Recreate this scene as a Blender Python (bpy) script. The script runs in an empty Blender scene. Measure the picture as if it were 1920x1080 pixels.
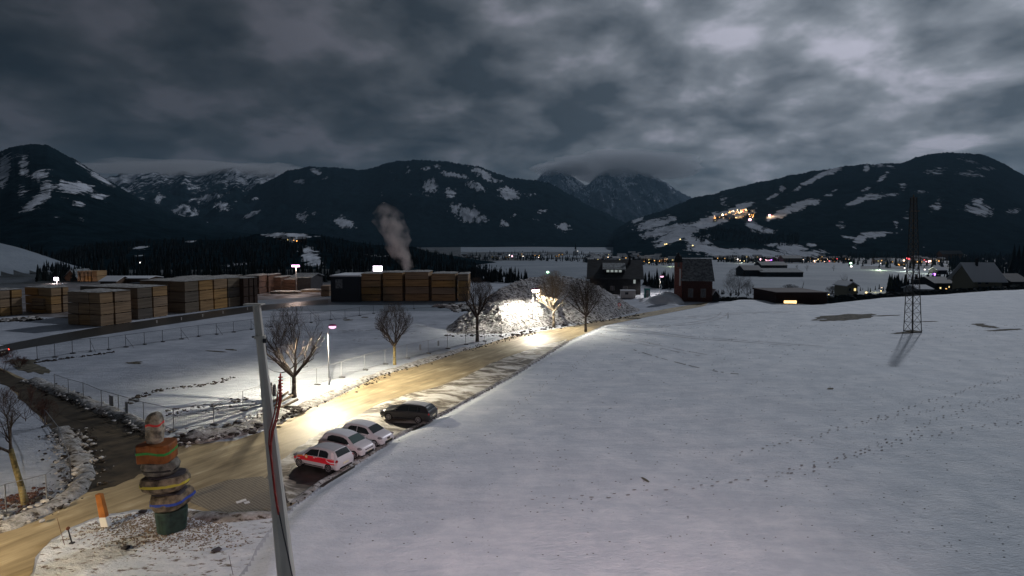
import bpy, bmesh, math, random
import numpy as np
from mathutils import Vector, Matrix, noise as mnoise
R = math.radians
sc = bpy.context.scene
col = sc.collection

# ------------------------------------------------------------------ camera, world, moon, exposure
CAM_H, F, PITCH, PPY = 16.5, 1050.0, R(3.0), 510.0
cam_data = bpy.data.cameras.new('camera')
cam = bpy.data.objects.new('camera', cam_data); col.objects.link(cam)
cam.location = (0, 0, CAM_H); cam.rotation_euler = (R(90) - PITCH, 0, 0)
cam_data.sensor_width = 36.0; cam_data.lens = 36.0 * F / 1920.0
cam_data.shift_y = -(540.0 - PPY) / 1920.0
cam_data.clip_start = 0.1; cam_data.clip_end = 40000
sc.camera = cam

MOON_AZ, MOON_EL = R(38.0), R(34.0)      # azimuth to the right of +Y
MD = Vector((math.sin(MOON_AZ) * math.cos(MOON_EL), math.cos(MOON_AZ) * math.cos(MOON_EL), math.sin(MOON_EL)))
sun_d = bpy.data.lights.new('moon', 'SUN'); sun_d.energy = 1.15; sun_d.angle = R(1.2); sun_d.color = (0.86, 0.90, 1.0)
sun = bpy.data.objects.new('moon', sun_d); col.objects.link(sun)
sun.rotation_euler = MD.to_track_quat('Z', 'Y').to_euler(); sun.location = (60, 60, 80)

w = bpy.data.worlds.new('World'); sc.world = w; w.use_nodes = True
nt = w.node_tree; nt.nodes.clear()
def N(tree, typ, **kw):
    n = tree.nodes.new(typ)
    for k, v in kw.items():
        if k.startswith('i_'): n.inputs[k[2:].replace('_', ' ')].default_value = v
        else: setattr(n, k, v)
    return n
def L(tree, a, b): tree.links.new(a, b)
def mathn(tree, op, a=None, b=None, clamp=False):
    n = tree.nodes.new('ShaderNodeMath'); n.operation = op; n.use_clamp = clamp
    for i, v in enumerate((a, b)):
        if v is None: continue
        if isinstance(v, (int, float)): n.inputs[i].default_value = v
        else: tree.links.new(v, n.inputs[i])
    return n.outputs[0]
def ramp(tree, fac, stops, interp='LINEAR'):
    n = tree.nodes.new('ShaderNodeValToRGB'); n.color_ramp.interpolation = interp
    e = n.color_ramp.elements
    while len(e) < len(stops): e.new(0.5)
    for el, (p, c) in zip(e, stops): el.position = p; el.color = (*c, 1) if len(c) == 3 else c
    tree.links.new(fac, n.inputs['Fac']); return n.outputs['Color']
sky = N(nt, 'ShaderNodeTexSky', sky_type='NISHITA', sun_disc=False)
sky.sun_elevation = MOON_EL; sky.sun_rotation = MOON_AZ
bg_s = N(nt, 'ShaderNodeBackground'); bg_s.inputs['Strength'].default_value = 0.0012
L(nt, sky.outputs[0], bg_s.inputs['Color'])
tc = N(nt, 'ShaderNodeTexCoord')
sep = N(nt, 'ShaderNodeSeparateXYZ'); L(nt, tc.outputs['Generated'], sep.inputs[0])
zc = mathn(nt, 'ADD', mathn(nt, 'MAXIMUM', sep.outputs['Z'], 0.0), 0.30)
px_ = mathn(nt, 'DIVIDE', sep.outputs['X'], zc); py_ = mathn(nt, 'DIVIDE', sep.outputs['Y'], zc)
comb = N(nt, 'ShaderNodeCombineXYZ'); L(nt, px_, comb.inputs[0]); L(nt, py_, comb.inputs[1]); comb.inputs[2].default_value = 3.7
n1 = N(nt, 'ShaderNodeTexNoise'); n1.inputs['Scale'].default_value = 3.7; n1.inputs['Detail'].default_value = 7; n1.inputs['Roughness'].default_value = 0.5; n1.inputs['Distortion'].default_value = 0.12
L(nt, comb.outputs[0], n1.inputs['Vector'])
n2 = N(nt, 'ShaderNodeTexNoise'); n2.inputs['Scale'].default_value = 0.6; n2.inputs['Detail'].default_value = 3
L(nt, comb.outputs[0], n2.inputs['Vector'])
dotn = N(nt, 'ShaderNodeVectorMath', operation='DOT_PRODUCT'); L(nt, tc.outputs['Generated'], dotn.inputs[0]); dotn.inputs[1].default_value = MD
dp = mathn(nt, 'MAXIMUM', dotn.outputs['Value'], 0.0)
glow = mathn(nt, 'ADD', mathn(nt, 'MULTIPLY', mathn(nt, 'POWER', dp, 5.2), 0.33), 0.030)
mix = mathn(nt, 'ADD', mathn(nt, 'MULTIPLY', n1.outputs['Fac'], 0.78), mathn(nt, 'MULTIPLY', n2.outputs['Fac'], 0.22))
pat = ramp(nt, mix, [(0.40, (0.28, 0.34, 0.37)), (0.47, (0.58, 0.64, 0.66)), (0.54, (0.94, 1.0, 1.01)), (0.62, (1.85, 1.80, 1.88))])
vm = N(nt, 'ShaderNodeVectorMath', operation='SCALE'); L(nt, pat, vm.inputs[0]); L(nt, glow, vm.inputs['Scale'])
tint = N(nt, 'ShaderNodeVectorMath', operation='MULTIPLY'); L(nt, vm.outputs[0], tint.inputs[0]); tint.inputs[1].default_value = (0.92, 0.955, 1.09)
bg_c = N(nt, 'ShaderNodeBackground'); L(nt, tint.outputs[0], bg_c.inputs['Color']); bg_c.inputs['Strength'].default_value = 1.0
addS = N(nt, 'ShaderNodeAddShader'); L(nt, bg_s.outputs[0], addS.inputs[0]); L(nt, bg_c.outputs[0], addS.inputs[1])
wo = N(nt, 'ShaderNodeOutputWorld'); L(nt, addS.outputs[0], wo.inputs['Surface'])

sc.view_settings.view_transform = 'Standard'; sc.view_settings.look = 'None'
sc.view_settings.exposure = 0.0; sc.view_settings.gamma = 1.0; sc.view_settings.use_curve_mapping = False
sc.cycles.use_denoising = True
sc.cycles.max_bounces = 5; sc.cycles.diffuse_bounces = 2; sc.cycles.glossy_bounces = 2
sc.cycles.transparent_max_bounces = 8; sc.cycles.volume_bounces = 0
sc.cycles.sample_clamp_indirect = 2.0; sc.cycles.use_light_tree = True

# ------------------------------------------------------------------ camera geometry helpers
ct, st = math.cos(PITCH), math.sin(PITCH)
def ray(px, py):
    u, v = (px - 960.0) / F, (PPY - py) / F
    return (u, ct + v * st, -st + v * ct)
def project(x, y, z):
    dz = z - CAM_H
    fw = y * ct - dz * st; up = y * st + dz * ct
    return 960.0 + F * x / fw, PPY - F * up / fw
def atY(px, py, Y):
    d = ray(px, py); k = Y / d[1]
    return Vector((d[0] * k, Y, CAM_H + d[2] * k))
def flat(px, py, z=0.0):
    d = ray(px, py); k = (z - CAM_H) / d[2]
    return (d[0] * k, d[1] * k)
def sstep(a, b, x):
    t = np.clip((x - a) / (b - a), 0, 1); return t * t * (3 - 2 * t)

# ------------------------------------------------------------------ terrain height
BANK_PX = [(300, 1300), (440, 1080), (500, 985), (545, 948), (600, 907), (662, 870), (735, 822), (832, 775), (960, 705), (1062, 641), (1130, 611), (1215, 594), (1320, 574)]
BANK = np.array([flat(*p) for p in BANK_PX])
BANK = np.vstack([BANK, BANK[-1] + (BANK[-1] - BANK[-2]) * 3])
def bank_dist(x, y):
    x = np.asarray(x, float); y = np.asarray(y, float)
    best = np.full(x.shape, 1e9); sgn = np.ones(x.shape)
    for a, b in zip(BANK[:-1], BANK[1:]):
        d = b - a; l2 = d @ d
        t = np.clip(((x - a[0]) * d[0] + (y - a[1]) * d[1]) / l2, 0, 1)
        ex = x - (a[0] + t * d[0]); ey = y - (a[1] + t * d[1])
        dd = np.hypot(ex, ey); s = np.sign(d[1] * ex - d[0] * ey)
        m = dd < best; best = np.where(m, dd, best); sgn = np.where(m, s, sgn)
    return best * sgn
EDGE_PX = [-900, 300, 700, 880, 1100, 1220, 1290, 1340, 1420, 1480, 1525, 1570, 1650, 1800, 1920, 2400, 3200]
EDGE_Y = [420, 380, 320, 255, 222, 203] + [16.0 * F / (e - 455) for e in (560, 563, 562, 567, 571, 568, 561, 550, 542, 532, 530)]
def H0(x, y):
    x = np.asarray(x, float); y = np.asarray(y, float)
    yy = np.maximum(y, 4.0)
    pxx = 960 + F * x / yy
    bd = bank_dist(x, y)
    h = 0.42 * sstep(0.3, 2.0, bd)
    m = sstep(2.0, 12.0, bd)
    h = h + m * (0.22 * np.sin(x * 0.09 + 1.0) * np.sin(y * 0.07) + 0.05 * np.sin(x * 0.43 + y * 0.21) * np.sin(y * 0.37 + 2))
    ye = np.interp(pxx, EDGE_PX, EDGE_Y)
    d = yy - ye
    steep = sstep(1270, 1330, pxx)
    h = h - (5.0 * sstep(0, 22, d) * steep + (16 - 5 * steep) * sstep(15, 170, d))
    h = h + 13.0 * sstep(1100, 2600, yy)
    h = h + sstep(300, 700, yy) * (1.6 * np.sin(x * 0.006 + 1.3) * np.sin(yy * 0.008) + 0.8 * np.sin(x * 0.017) * np.sin(yy * 0.013))
    # low snowy shelf behind the mound
    h = h + 5.5 * np.exp(-((x + 5) / 190) ** 2 - ((yy - 640) / 160) ** 2)
    # the big snow hump at the far left
    r = ((x + 330) / 82) ** 2 + ((yy - 300) / 90) ** 2
    h = h + 22.0 * sstep(0, 1.15, 1 - r)
    return h
def hz(x, y): return float(H0(x, y))
def G(px, py, up=0.0):
    d = ray(px, py)
    ks = np.geomspace(8, 5000, 320)
    X, Y, Z = d[0] * ks, d[1] * ks, CAM_H + d[2] * ks
    below = Z < H0(X, Y)
    if not below.any():
        k = 4000
    else:
        i = int(np.argmax(below)); lo, hi = ks[max(i - 1, 0)], ks[i]
        for _ in range(18):
            k = (lo + hi) / 2
            if CAM_H + d[2] * k < hz(d[0] * k, d[1] * k): hi = k
            else: lo = k
    return Vector((d[0] * k, d[1] * k, hz(d[0] * k, d[1] * k) + up))

# ------------------------------------------------------------------ materials
MATS = {}
def mat(name, color, rough=0.8, objvar=0.0, metal=0.0, vary=0.0, scale=4.0, bump=0.0, bscale=None, emit=None, estr=0.0, spec=0.3, color2=None, stretch=None):
    if name in MATS: return MATS[name]
    m = bpy.data.materials.new(name); m.use_nodes = True; t = m.node_tree; b = t.nodes['Principled BSDF']
    b.inputs['Roughness'].default_value = rough; b.inputs['Metallic'].default_value = metal
    b.inputs['Specular IOR Level'].default_value = spec
    b.inputs['Base Color'].default_value = (*color, 1)
    if vary or color2 or bump:
        tcn = N(t, 'ShaderNodeTexCoord'); mp = N(t, 'ShaderNodeMapping'); L(t, tcn.outputs['Object'], mp.inputs[0])
        if stretch: mp.inputs['Scale'].default_value = stretch
    if vary or color2:
        nn = N(t, 'ShaderNodeTexNoise'); nn.inputs['Scale'].default_value = scale; nn.inputs['Detail'].default_value = 5
        L(t, mp.outputs[0], nn.inputs['Vector'])
        c2 = color2 if color2 else tuple(c * (1 - vary) for c in color)
        c1 = color if color2 else tuple(min(1, c * (1 + vary * .6)) for c in color)
        L(t, ramp(t, nn.outputs['Fac'], [(0.35, c2), (0.65, c1)]), b.inputs['Base Color'])
    if bump:
        nb = N(t, 'ShaderNodeTexNoise'); nb.inputs['Scale'].default_value = bscale or scale * 3; nb.inputs['Detail'].default_value = 4
        L(t, mp.outputs[0], nb.inputs['Vector'])
        bp = N(t, 'ShaderNodeBump'); bp.inputs['Strength'].default_value = 1.0; bp.inputs['Distance'].default_value = bump
        L(t, nb.outputs['Fac'], bp.inputs['Height']); L(t, bp.outputs[0], b.inputs['Normal'])
    if emit:
        b.inputs['Emission Color'].default_value = (*emit, 1); b.inputs['Emission Strength'].default_value = estr
    if objvar:
        oi = N(t, 'ShaderNodeObjectInfo'); hs = N(t, 'ShaderNodeHueSaturation')
        src = b.inputs['Base Color'].links[0].from_socket
        L(t, src, hs.inputs['Color']); L(t, mathn(t, 'ADD', mathn(t, 'MULTIPLY', oi.outputs['Random'], objvar * 2), 1 - objvar), hs.inputs['Value'])
        L(t, mathn(t, 'ADD', mathn(t, 'MULTIPLY', oi.outputs['Random'], .5), .7), hs.inputs['Saturation']); L(t, hs.outputs[0], b.inputs['Base Color'])
    MATS[name] = m; return m

def snow_material(name, low=(0.62, 0.66, 0.70), high=(0.80, 0.82, 0.84), dirt=(0.10, 0.085, 0.06), dirt_at=0.27, bumps=0.05, patch_scale=0.35):
    m = bpy.data.materials.new(name); m.use_nodes = True; t = m.node_tree; b = t.nodes['Principled BSDF']
    b.inputs['Roughness'].default_value = 0.75; b.inputs['Specular IOR Level'].default_value = 0.2
    tcn = N(t, 'ShaderNodeTexCoord')
    a = N(t, 'ShaderNodeTexNoise'); a.inputs['Scale'].default_value = patch_scale; a.inputs['Detail'].default_value = 8; a.inputs['Roughness'].default_value = 0.68
    L(t, tcn.outputs['Object'], a.inputs['Vector'])
    g = N(t, 'ShaderNodeTexNoise'); g.inputs['Scale'].default_value = 2.6; g.inputs['Detail'].default_value = 6; g.inputs['Roughness'].default_value = 0.7
    mp = N(t, 'ShaderNodeMapping'); mp.inputs['Scale'].default_value = (0.55, 1.2, 1); mp.inputs['Rotation'].default_value = (0, 0, 0.35)
    L(t, tcn.outputs['Object'], mp.inputs[0]); L(t, mp.outputs[0], g.inputs['Vector'])
    wv = N(t, 'ShaderNodeTexNoise'); wv.inputs['Scale'].default_value = 0.9; wv.inputs['Detail'].default_value = 6; wv.inputs['Roughness'].default_value = .65
    mpw = N(t, 'ShaderNodeMapping'); mpw.inputs['Scale'].default_value = (0.35, 1.6, 1); mpw.inputs['Rotation'].default_value = (0, 0, 0.5); L(t, tcn.outputs['Object'], mpw.inputs[0]); L(t, mpw.outputs[0], wv.inputs['Vector'])
    base = ramp(t, mathn(t, 'ADD', mathn(t, 'MULTIPLY', a.outputs['Fac'], .62), mathn(t, 'MULTIPLY', wv.outputs['Fac'], .38)), [(0.34, tuple(c * .92 for c in low)), (0.45, low), (0.62, high)])
    spots = ramp(t, g.outputs['Fac'], [(dirt_at - 0.03, (1, 1, 1)), (dirt_at + 0.05, (0, 0, 0))])
    mx = N(t, 'ShaderNodeMix', data_type='RGBA'); L(t, spots, mx.inputs[0]); L(t, base, mx.inputs[6]); mx.inputs[7].default_value = (*dirt, 1)
    L(t, mx.outputs[2], b.inputs['Base Color'])
    fine = N(t, 'ShaderNodeTexNoise'); fine.inputs['Scale'].default_value = 9.0; fine.inputs['Detail'].default_value = 5; L(t, mp.outputs[0], fine.inputs['Vector'])
    hsum = mathn(t, 'ADD', g.outputs['Fac'], mathn(t, 'MULTIPLY', fine.outputs['Fac'], 0.45))
    bp = N(t, 'ShaderNodeBump'); bp.inputs['Distance'].default_value = bumps * 2.4; bp.inputs['Strength'].default_value = 1.0
    L(t, hsum, bp.inputs['Height']); L(t, bp.outputs[0], b.inputs['Normal'])
    MATS[name] = m; return m
snow_material('snow'); 
snow_material('thin_snow', dirt_at=0.40, dirt=(0.16, 0.13, 0.10), bumps=0.09, patch_scale=1.2)
snow_material('dirty_snow', low=(0.30, 0.285, 0.26), high=(0.58, 0.58, 0.58), dirt_at=0.42, dirt=(0.07, 0.055, 0.04), bumps=0.12, patch_scale=1.5)
snow_material('dimmed_field_snow', low=(0.19, 0.225, 0.26), high=(0.28, 0.32, 0.36), dirt_at=0.30, bumps=0.1, patch_scale=.012)  # thin far snow, darkened in colour to stand for dimmer valley light
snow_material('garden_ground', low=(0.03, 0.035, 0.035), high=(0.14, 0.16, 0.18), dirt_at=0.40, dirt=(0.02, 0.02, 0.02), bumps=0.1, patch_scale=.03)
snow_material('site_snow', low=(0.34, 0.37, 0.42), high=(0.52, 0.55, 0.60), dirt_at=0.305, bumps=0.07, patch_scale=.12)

# ------------------------------------------------------------------ mesh builder
class MB:
    def __init__(s): s.v = []; s.f = []
    def add(s, vs, fs):
        n = len(s.v); s.v.extend([tuple(p) for p in vs]); s.f.extend([tuple(i + n for i in f) for f in fs]); return s
    def box(s, c, size, rz=0.0, rx=0.0, ry=0.0):
        hx, hy, hh = size[0] / 2, size[1] / 2, size[2] / 2
        M = Matrix.Translation(c) @ Matrix.Rotation(rz, 4, 'Z') @ Matrix.Rotation(ry, 4, 'Y') @ Matrix.Rotation(rx, 4, 'X')
        vs = [M @ Vector((a * hx, b * hy, d * hh)) for d in (-1, 1) for b in (-1, 1) for a in (-1, 1)]
        return s.add(vs, [(0, 2, 3, 1), (4, 5, 7, 6), (0, 1, 5, 4), (2, 6, 7, 3), (0, 4, 6, 2), (1, 3, 7, 5)])
    def tube(s, a, b, r0, r1=None, n=6, cap=True):
        a = Vector(a); b = Vector(b); r1 = r0 if r1 is None else r1
        d = (b - a)
        if d.length < 1e-6: return s
        d.normalize(); u = d.orthogonal().normalized(); v = d.cross(u)
        vs = []
        for p, r in ((a, r0), (b, r1)):
            for i in range(n):
                t = 2 * math.pi * i / n; vs.append(p + u * (r * math.cos(t)) + v * (r * math.sin(t)))
        fs = [(i, (i + 1) % n, n + (i + 1) % n, n + i) for i in range(n)]
        if cap: fs += [tuple(range(n))[::-1], tuple(range(n, 2 * n))]
        return s.add(vs, fs)
    def path(s, pts, rad, n=6):
        rad = rad if isinstance(rad, (list, tuple)) else [rad] * len(pts)
        for i in range(len(pts) - 1): s.tube(pts[i], pts[i + 1], rad[i], rad[i + 1], n)
        return s
    def prism(s, poly, z0, z1):
        n = len(poly); vs = [(p[0], p[1], z0) for p in poly] + [(p[0], p[1], z1) for p in poly]
        return s.add(vs, [tuple(range(n))[::-1], tuple(range(n, 2 * n))] + [(i, (i + 1) % n, n + (i + 1) % n, n + i) for i in range(n)])
    def ico(s, c, r, sq=(1, 1, 1), jit=0.25, rnd=random):
        t = 1.618; P = [(-1, t, 0), (1, t, 0), (-1, -t, 0), (1, -t, 0), (0, -1, t), (0, 1, t), (0, -1, -t), (0, 1, -t), (t, 0, -1), (t, 0, 1), (-t, 0, -1), (-t, 0, 1)]
        fs = [(0, 11, 5), (0, 5, 1), (0, 1, 7), (0, 7, 10), (0, 10, 11), (1, 5, 9), (5, 11, 4), (11, 10, 2), (10, 7, 6), (7, 1, 8), (3, 9, 4), (3, 4, 2), (3, 2, 6), (3, 6, 8), (3, 8, 9), (4, 9, 5), (2, 4, 11), (6, 2, 10), (8, 6, 7), (9, 8, 1)]
        a = rnd.uniform(0, 6.28); ca, sa = math.cos(a), math.sin(a)
        vs = []
        for p in P:
            k = r / 1.9 * (1 + rnd.uniform(-jit, jit)); x, y, z = p[0] * k, p[1] * k, p[2] * k
            vs.append((c[0] + (x * ca - y * sa) * sq[0], c[1] + (x * sa + y * ca) * sq[1], c[2] + z * sq[2]))
        return s.add(vs, fs)
    def sphere(s, c, r, n=12, m=8, sq=(1, 1, 1)):
        vs = [(c[0], c[1], c[2] + r * sq[2])]
        for j in range(1, m):
            ph = math.pi * j / m
            for i in range(n):
                th = 2 * math.pi * i / n
                vs.append((c[0] + r * sq[0] * math.sin(ph) * math.cos(th), c[1] + r * sq[1] * math.sin(ph) * math.sin(th), c[2] + r * sq[2] * math.cos(ph)))
        vs.append((c[0], c[1], c[2] - r * sq[2])); last = len(vs) - 1
        fs = [(0, 1 + i, 1 + (i + 1) % n) for i in range(n)]
        for j in range(m - 2):
            for i in range(n):
                a = 1 + j * n + i; b = 1 + j * n + (i + 1) % n; fs.append((a, a + n, b + n, b))
        fs += [(last, 1 + (m - 2) * n + (i + 1) % n, 1 + (m - 2) * n + i) for i in range(n)]
        return s.add(vs, fs)
def tag(o, label=None, cat=None, group=None, kind=None, category=None):
    cat = cat or category
    if label: o['label'] = label
    if cat: o['category'] = cat
    if group: o['group'] = group
    if kind: o['kind'] = kind
    return o
def build(name, mb, m, parent=None, smooth=False, world=True, bevel=0, **tags):
    me = bpy.data.meshes.new(name)
    me.from_pydata(mb.v, [], mb.f)
    if isinstance(m, str): m = MATS[m]
    me.materials.append(m)
    if parent is not None and world:
        off = parent.matrix_basis.translation if parent.parent is None else parent.parent.matrix_basis.translation + parent.location
        co = np.array(mb.v, 'f').reshape(-1, 3) - np.array(off, 'f'); me.vertices.foreach_set('co', co.ravel())
    if smooth: me.polygons.foreach_set('use_smooth', [True] * len(me.polygons))
    me.update()
    o = bpy.data.objects.new(name, me); col.objects.link(o); o.parent = parent
    if bevel:
        b = o.modifiers.new('edge', 'BEVEL'); b.width = bevel; b.segments = 2; b.limit_method = 'ANGLE'
    tag(o, **tags); return o
def empty(name, loc, rz=0.0, **tags):
    o = bpy.data.objects.new(name, None); o.location = loc; o.rotation_euler = (0, 0, rz); o.empty_display_size = 0.3
    col.objects.link(o); tag(o, **tags); return o
def copy_tree(o, parent=None, depth=0):
    c = o.copy(); col.objects.link(c); c.parent = parent
    for ch in list(o.children): copy_tree(ch, c)
    return c
def grid_mesh(name, X, Y, Z, m, attr=None, smooth=True, **tags):
    nr, nc = X.shape
    co = np.stack([X, Y, Z], -1).reshape(-1, 3).astype('f')
    i = np.arange((nr - 1) * (nc - 1)); r, c = i // (nc - 1), i % (nc - 1)
    a = r * nc + c
    quads = np.stack([a, a + 1, a + nc + 1, a + nc], -1).astype('i')
    me = bpy.data.meshes.new(name)
    me.vertices.add(len(co)); me.vertices.foreach_set('co', co.ravel())
    me.loops.add(quads.size); me.loops.foreach_set('vertex_index', quads.ravel())
    me.polygons.add(len(quads)); me.polygons.foreach_set('loop_start', np.arange(0, quads.size, 4, dtype='i'))
    me.update(calc_edges=True); me.validate()
    if smooth: me.polygons.foreach_set('use_smooth', np.ones(len(quads), bool))
    if attr is not None:
        at = me.attributes.new('snow', 'FLOAT', 'POINT'); at.data.foreach_set('value', attr.reshape(-1).astype('f'))
    me.materials.append(MATS[m] if isinstance(m, str) else m)
    o = bpy.data.objects.new(name, me); col.objects.link(o); tag(o, **tags); return o

# value noise in numpy
_rs = np.random.RandomState(7); _T = _rs.rand(512, 512)
def vnoise(x, y):
    x = np.asarray(x, float); y = np.asarray(y, float)
    xi = np.floor(x).astype(int); yi = np.floor(y).astype(int); fx = x - xi; fy = y - yi
    fx = fx * fx * (3 - 2 * fx); fy = fy * fy * (3 - 2 * fy)
    g = lambda a, b: _T[a % 512, b % 512]
    return (g(xi, yi) * (1 - fx) + g(xi + 1, yi) * fx) * (1 - fy) + (g(xi, yi + 1) * (1 - fx) + g(xi + 1, yi + 1) * fx) * fy
def fbm(x, y, o=5, gain=0.5):
    s = 0; a = 1; t = 0
    for k in range(o):
        s = s + a * vnoise(x * 2 ** k + 17.3 * k, y * 2 ** k + 5.1 * k); t += a; a *= gain
    return s / t

# ------------------------------------------------------------------ ground sheet
cpx = np.arange(-1500, 3420, 6.0)
rows = np.concatenate([np.geomspace(6, 230, 420), np.geomspace(233, 9000, 150)])
PX, YY = np.meshgrid(cpx, rows)
XX = (PX - 960) / F * YY
ZZ = H0(XX, YY)
bd = bank_dist(XX, YY)
mead = sstep(1.0, 4.0, bd) * (YY < 300)
ZZ = ZZ + mead * (0.05 * (fbm(XX * 0.8, YY * 0.8) - .5))
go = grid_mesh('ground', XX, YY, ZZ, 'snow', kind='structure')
go.data.materials.append(MATS['dimmed_field_snow']); go.data.materials.append(MATS['site_snow']); go.data.materials.append(MATS['garden_ground'])
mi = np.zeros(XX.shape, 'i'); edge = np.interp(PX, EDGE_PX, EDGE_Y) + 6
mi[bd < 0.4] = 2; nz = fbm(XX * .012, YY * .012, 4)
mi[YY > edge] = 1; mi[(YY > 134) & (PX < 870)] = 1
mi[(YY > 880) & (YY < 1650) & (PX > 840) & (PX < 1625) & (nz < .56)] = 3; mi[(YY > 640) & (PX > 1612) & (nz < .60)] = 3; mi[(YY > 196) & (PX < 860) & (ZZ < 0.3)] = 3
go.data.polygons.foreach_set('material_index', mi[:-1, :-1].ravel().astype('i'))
xb = np.linspace(-120, 120, 40); yb = np.linspace(-60, 6.2, 20); XB, YB = np.meshgrid(xb, yb)
grid_mesh('ground', XB, YB, np.full(XB.shape, -0.01), 'snow', kind='structure')
# ------------------------------------------------------------------ mountains
def mountain_material(name, forest=(0.005, 0.012, 0.016), snow=(0.58, 0.62, 0.68)):
    m = bpy.data.materials.new(name); m.use_nodes = True; t = m.node_tree; b = t.nodes['Principled BSDF']
    b.inputs['Roughness'].default_value = 1.0; b.inputs['Specular IOR Level'].default_value = 0.0
    tcn = N(t, 'ShaderNodeTexCoord')
    at = N(t, 'ShaderNodeAttribute'); at.attribute_name = 'snow'
    mp = N(t, 'ShaderNodeMapping'); mp.inputs['Scale'].default_value = (0.045, 0.012, 0.012); L(t, tcn.outputs['Object'], mp.inputs[0])
    a = N(t, 'ShaderNodeTexNoise'); a.inputs['Scale'].default_value = 1.0; a.inputs['Detail'].default_value = 7; a.inputs['Roughness'].default_value = 0.8
    L(t, mp.outputs[0], a.inputs['Vector'])
    w_ = N(t, 'ShaderNodeTexNoise'); w_.inputs['Scale'].default_value = .011; w_.inputs['Detail'].default_value = 5; w_.inputs['Roughness'].default_value = 0.6; L(t, tcn.outputs['Object'], w_.inputs['Vector'])
    s = mathn(t, 'ADD', mathn(t, 'ADD', at.outputs['Fac'], mathn(t, 'MULTIPLY', mathn(t, 'SUBTRACT', a.outputs['Fac'], 0.52), 3.8)), mathn(t, 'MULTIPLY', mathn(t, 'SUBTRACT', w_.outputs['Fac'], 0.53), 1.5))
    s = mathn(t, 'MULTIPLY', s, mathn(t, 'GREATER_THAN', at.outputs['Fac'], 0.02))
    mask = ramp(t, s, [(0.46, (0, 0, 0)), (0.66, (1, 1, 1))])
    f = N(t, 'ShaderNodeTexNoise'); f.inputs['Scale'].default_value = 0.03; f.inputs['Detail'].default_value = 6; f.inputs['Roughness'].default_value = 0.7
    L(t, tcn.outputs['Object'], f.inputs['Vector'])
    fc = ramp(t, f.outputs['Fac'], [(0.35, tuple(c * 0.5 for c in forest)), (0.7, tuple(c * 1.9 for c in forest))])
    sc_ = ramp(t, a.outputs['Fac'], [(0.3, tuple(c * 0.6 for c in snow)), (0.65, snow)])
    mx = N(t, 'ShaderNodeMix', data_type='RGBA'); L(t, mask, mx.inputs[0]); L(t, fc, mx.inputs[6]); L(t, sc_, mx.inputs[7])
    L(t, mx.outputs[2], b.inputs['Base Color'])
    bp = N(t, 'ShaderNodeBump'); bp.inputs['Distance'].default_value = 9.0; bp.inputs['Strength'].default_value = 0.9
    L(t, f.outputs['Fac'], bp.inputs['Height']); L(t, bp.outputs[0], b.inputs['Normal'])
    MATS[name] = m
mountain_material('mountain_side'); mountain_material('rocky_peak', forest=(0.05, 0.06, 0.075), snow=(0.66, 0.70, 0.78))
LAYERS = {}
def blobs(PXg, PYg, lst):
    s = np.zeros(PXg.shape)
    for (cx, cy, rx, ry, rot, d) in lst:
        c, q = math.cos(R(rot)), math.sin(R(rot))
        u = ((PXg - cx) * c + (PYg - cy) * q) / rx; v = (-(PXg - cx) * q + (PYg - cy) * c) / ry
        s = np.maximum(s, d * sstep(1.7, 0.35, np.sqrt(u * u + v * v) * (1 + .5 * (vnoise(PXg * .22 + cx, PYg * .3 + cy) - .5))) * 1.05)
    return s
def mountain(name, ridge, Yr, Yb, zb, amp, patches, m='mountain_side', step=1.6, nrow=150, seed=0, jag=1.3, gully=0.0, extra=None, back=0.5, wav=1.0, **tags):
    rp = np.array(ridge, float)
    px = np.arange(rp[0, 0], rp[-1, 0] + step, step)
    yr = np.interp(px, rp[:, 0], rp[:, 1])
    k = np.ones(7) / 7; yr = np.convolve(np.pad(yr, 3, 'edge'), k, 'valid')
    yr = yr + (fbm(px * 0.05 + seed, px * 0 + 3.1, 4) - .5) * 5 * wav
    jg = (np.random.RandomState(seed).rand(len(px)) - .5) * 2 * jag * Yr / F
    dz = -st + (PPY - yr) / F * ct; dy = ct + (PPY - yr) / F * st
    zr = CAM_H + Yr * dz / dy
    ux = (px - 960) / F / dy
    t = np.concatenate([np.linspace(0, 1, nrow), np.linspace(1.03, 1 + back, 14)])[:, None]
    tt = np.minimum(t, 1.0)
    Y = Yb + (Yr - Yb) * t + 0 * ux[None]
    X = ux[None] * Y
    zb = H0(ux * Yb, 0 * ux + Yb)[None] - .5
    Z = zb + (zr[None] + jg[None] * np.exp(-((t - 1) / .03) ** 2) - zb) * np.where(t <= 1, tt ** 1.08, 1 - (t - 1) * 0.9)
    rel = (fbm(X * 0.0032 + seed, Y * 0.0032, 5) - .5) + gully * (np.abs(fbm(X * 0.0035 + seed * 3, Y * 0.0008, 4) - .5) - 0.12) * 3
    Z = Z + amp * rel * np.sin(np.pi * np.clip(tt, 0, 1)) ** 0.8
    Z = np.where(t < 0.001, zb - 30, Z)
    fw = Y * ct - (Z - CAM_H) * st
    PXg = 960 + F * X / fw; PYg = PPY - F * (Y * st + (Z - CAM_H) * ct) / fw
    s = blobs(PXg, PYg, patches)
    if extra is not None: s = np.maximum(s, extra(PXg, PYg, X, Y, Z, t))
    o = grid_mesh(name, X, Y, Z, m, attr=s, kind='structure', **tags)
    LAYERS[tags['label']] = (PXg[:nrow], PYg[:nrow], X[:nrow], Y[:nrow], Z[:nrow])
    return o
def on_layer(key, px, py):
    PXg, PYg, X, Y, Z = LAYERS[key]
    c = int(np.argmin(np.abs(PXg[PXg.shape[0] // 2] - px)))
    colp = PYg[:, c]; mn = np.minimum.accumulate(colp)
    r = int(np.argmax(colp <= py))
    return Vector((X[r, c], Y[r, c], Z[r, c]))

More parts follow.
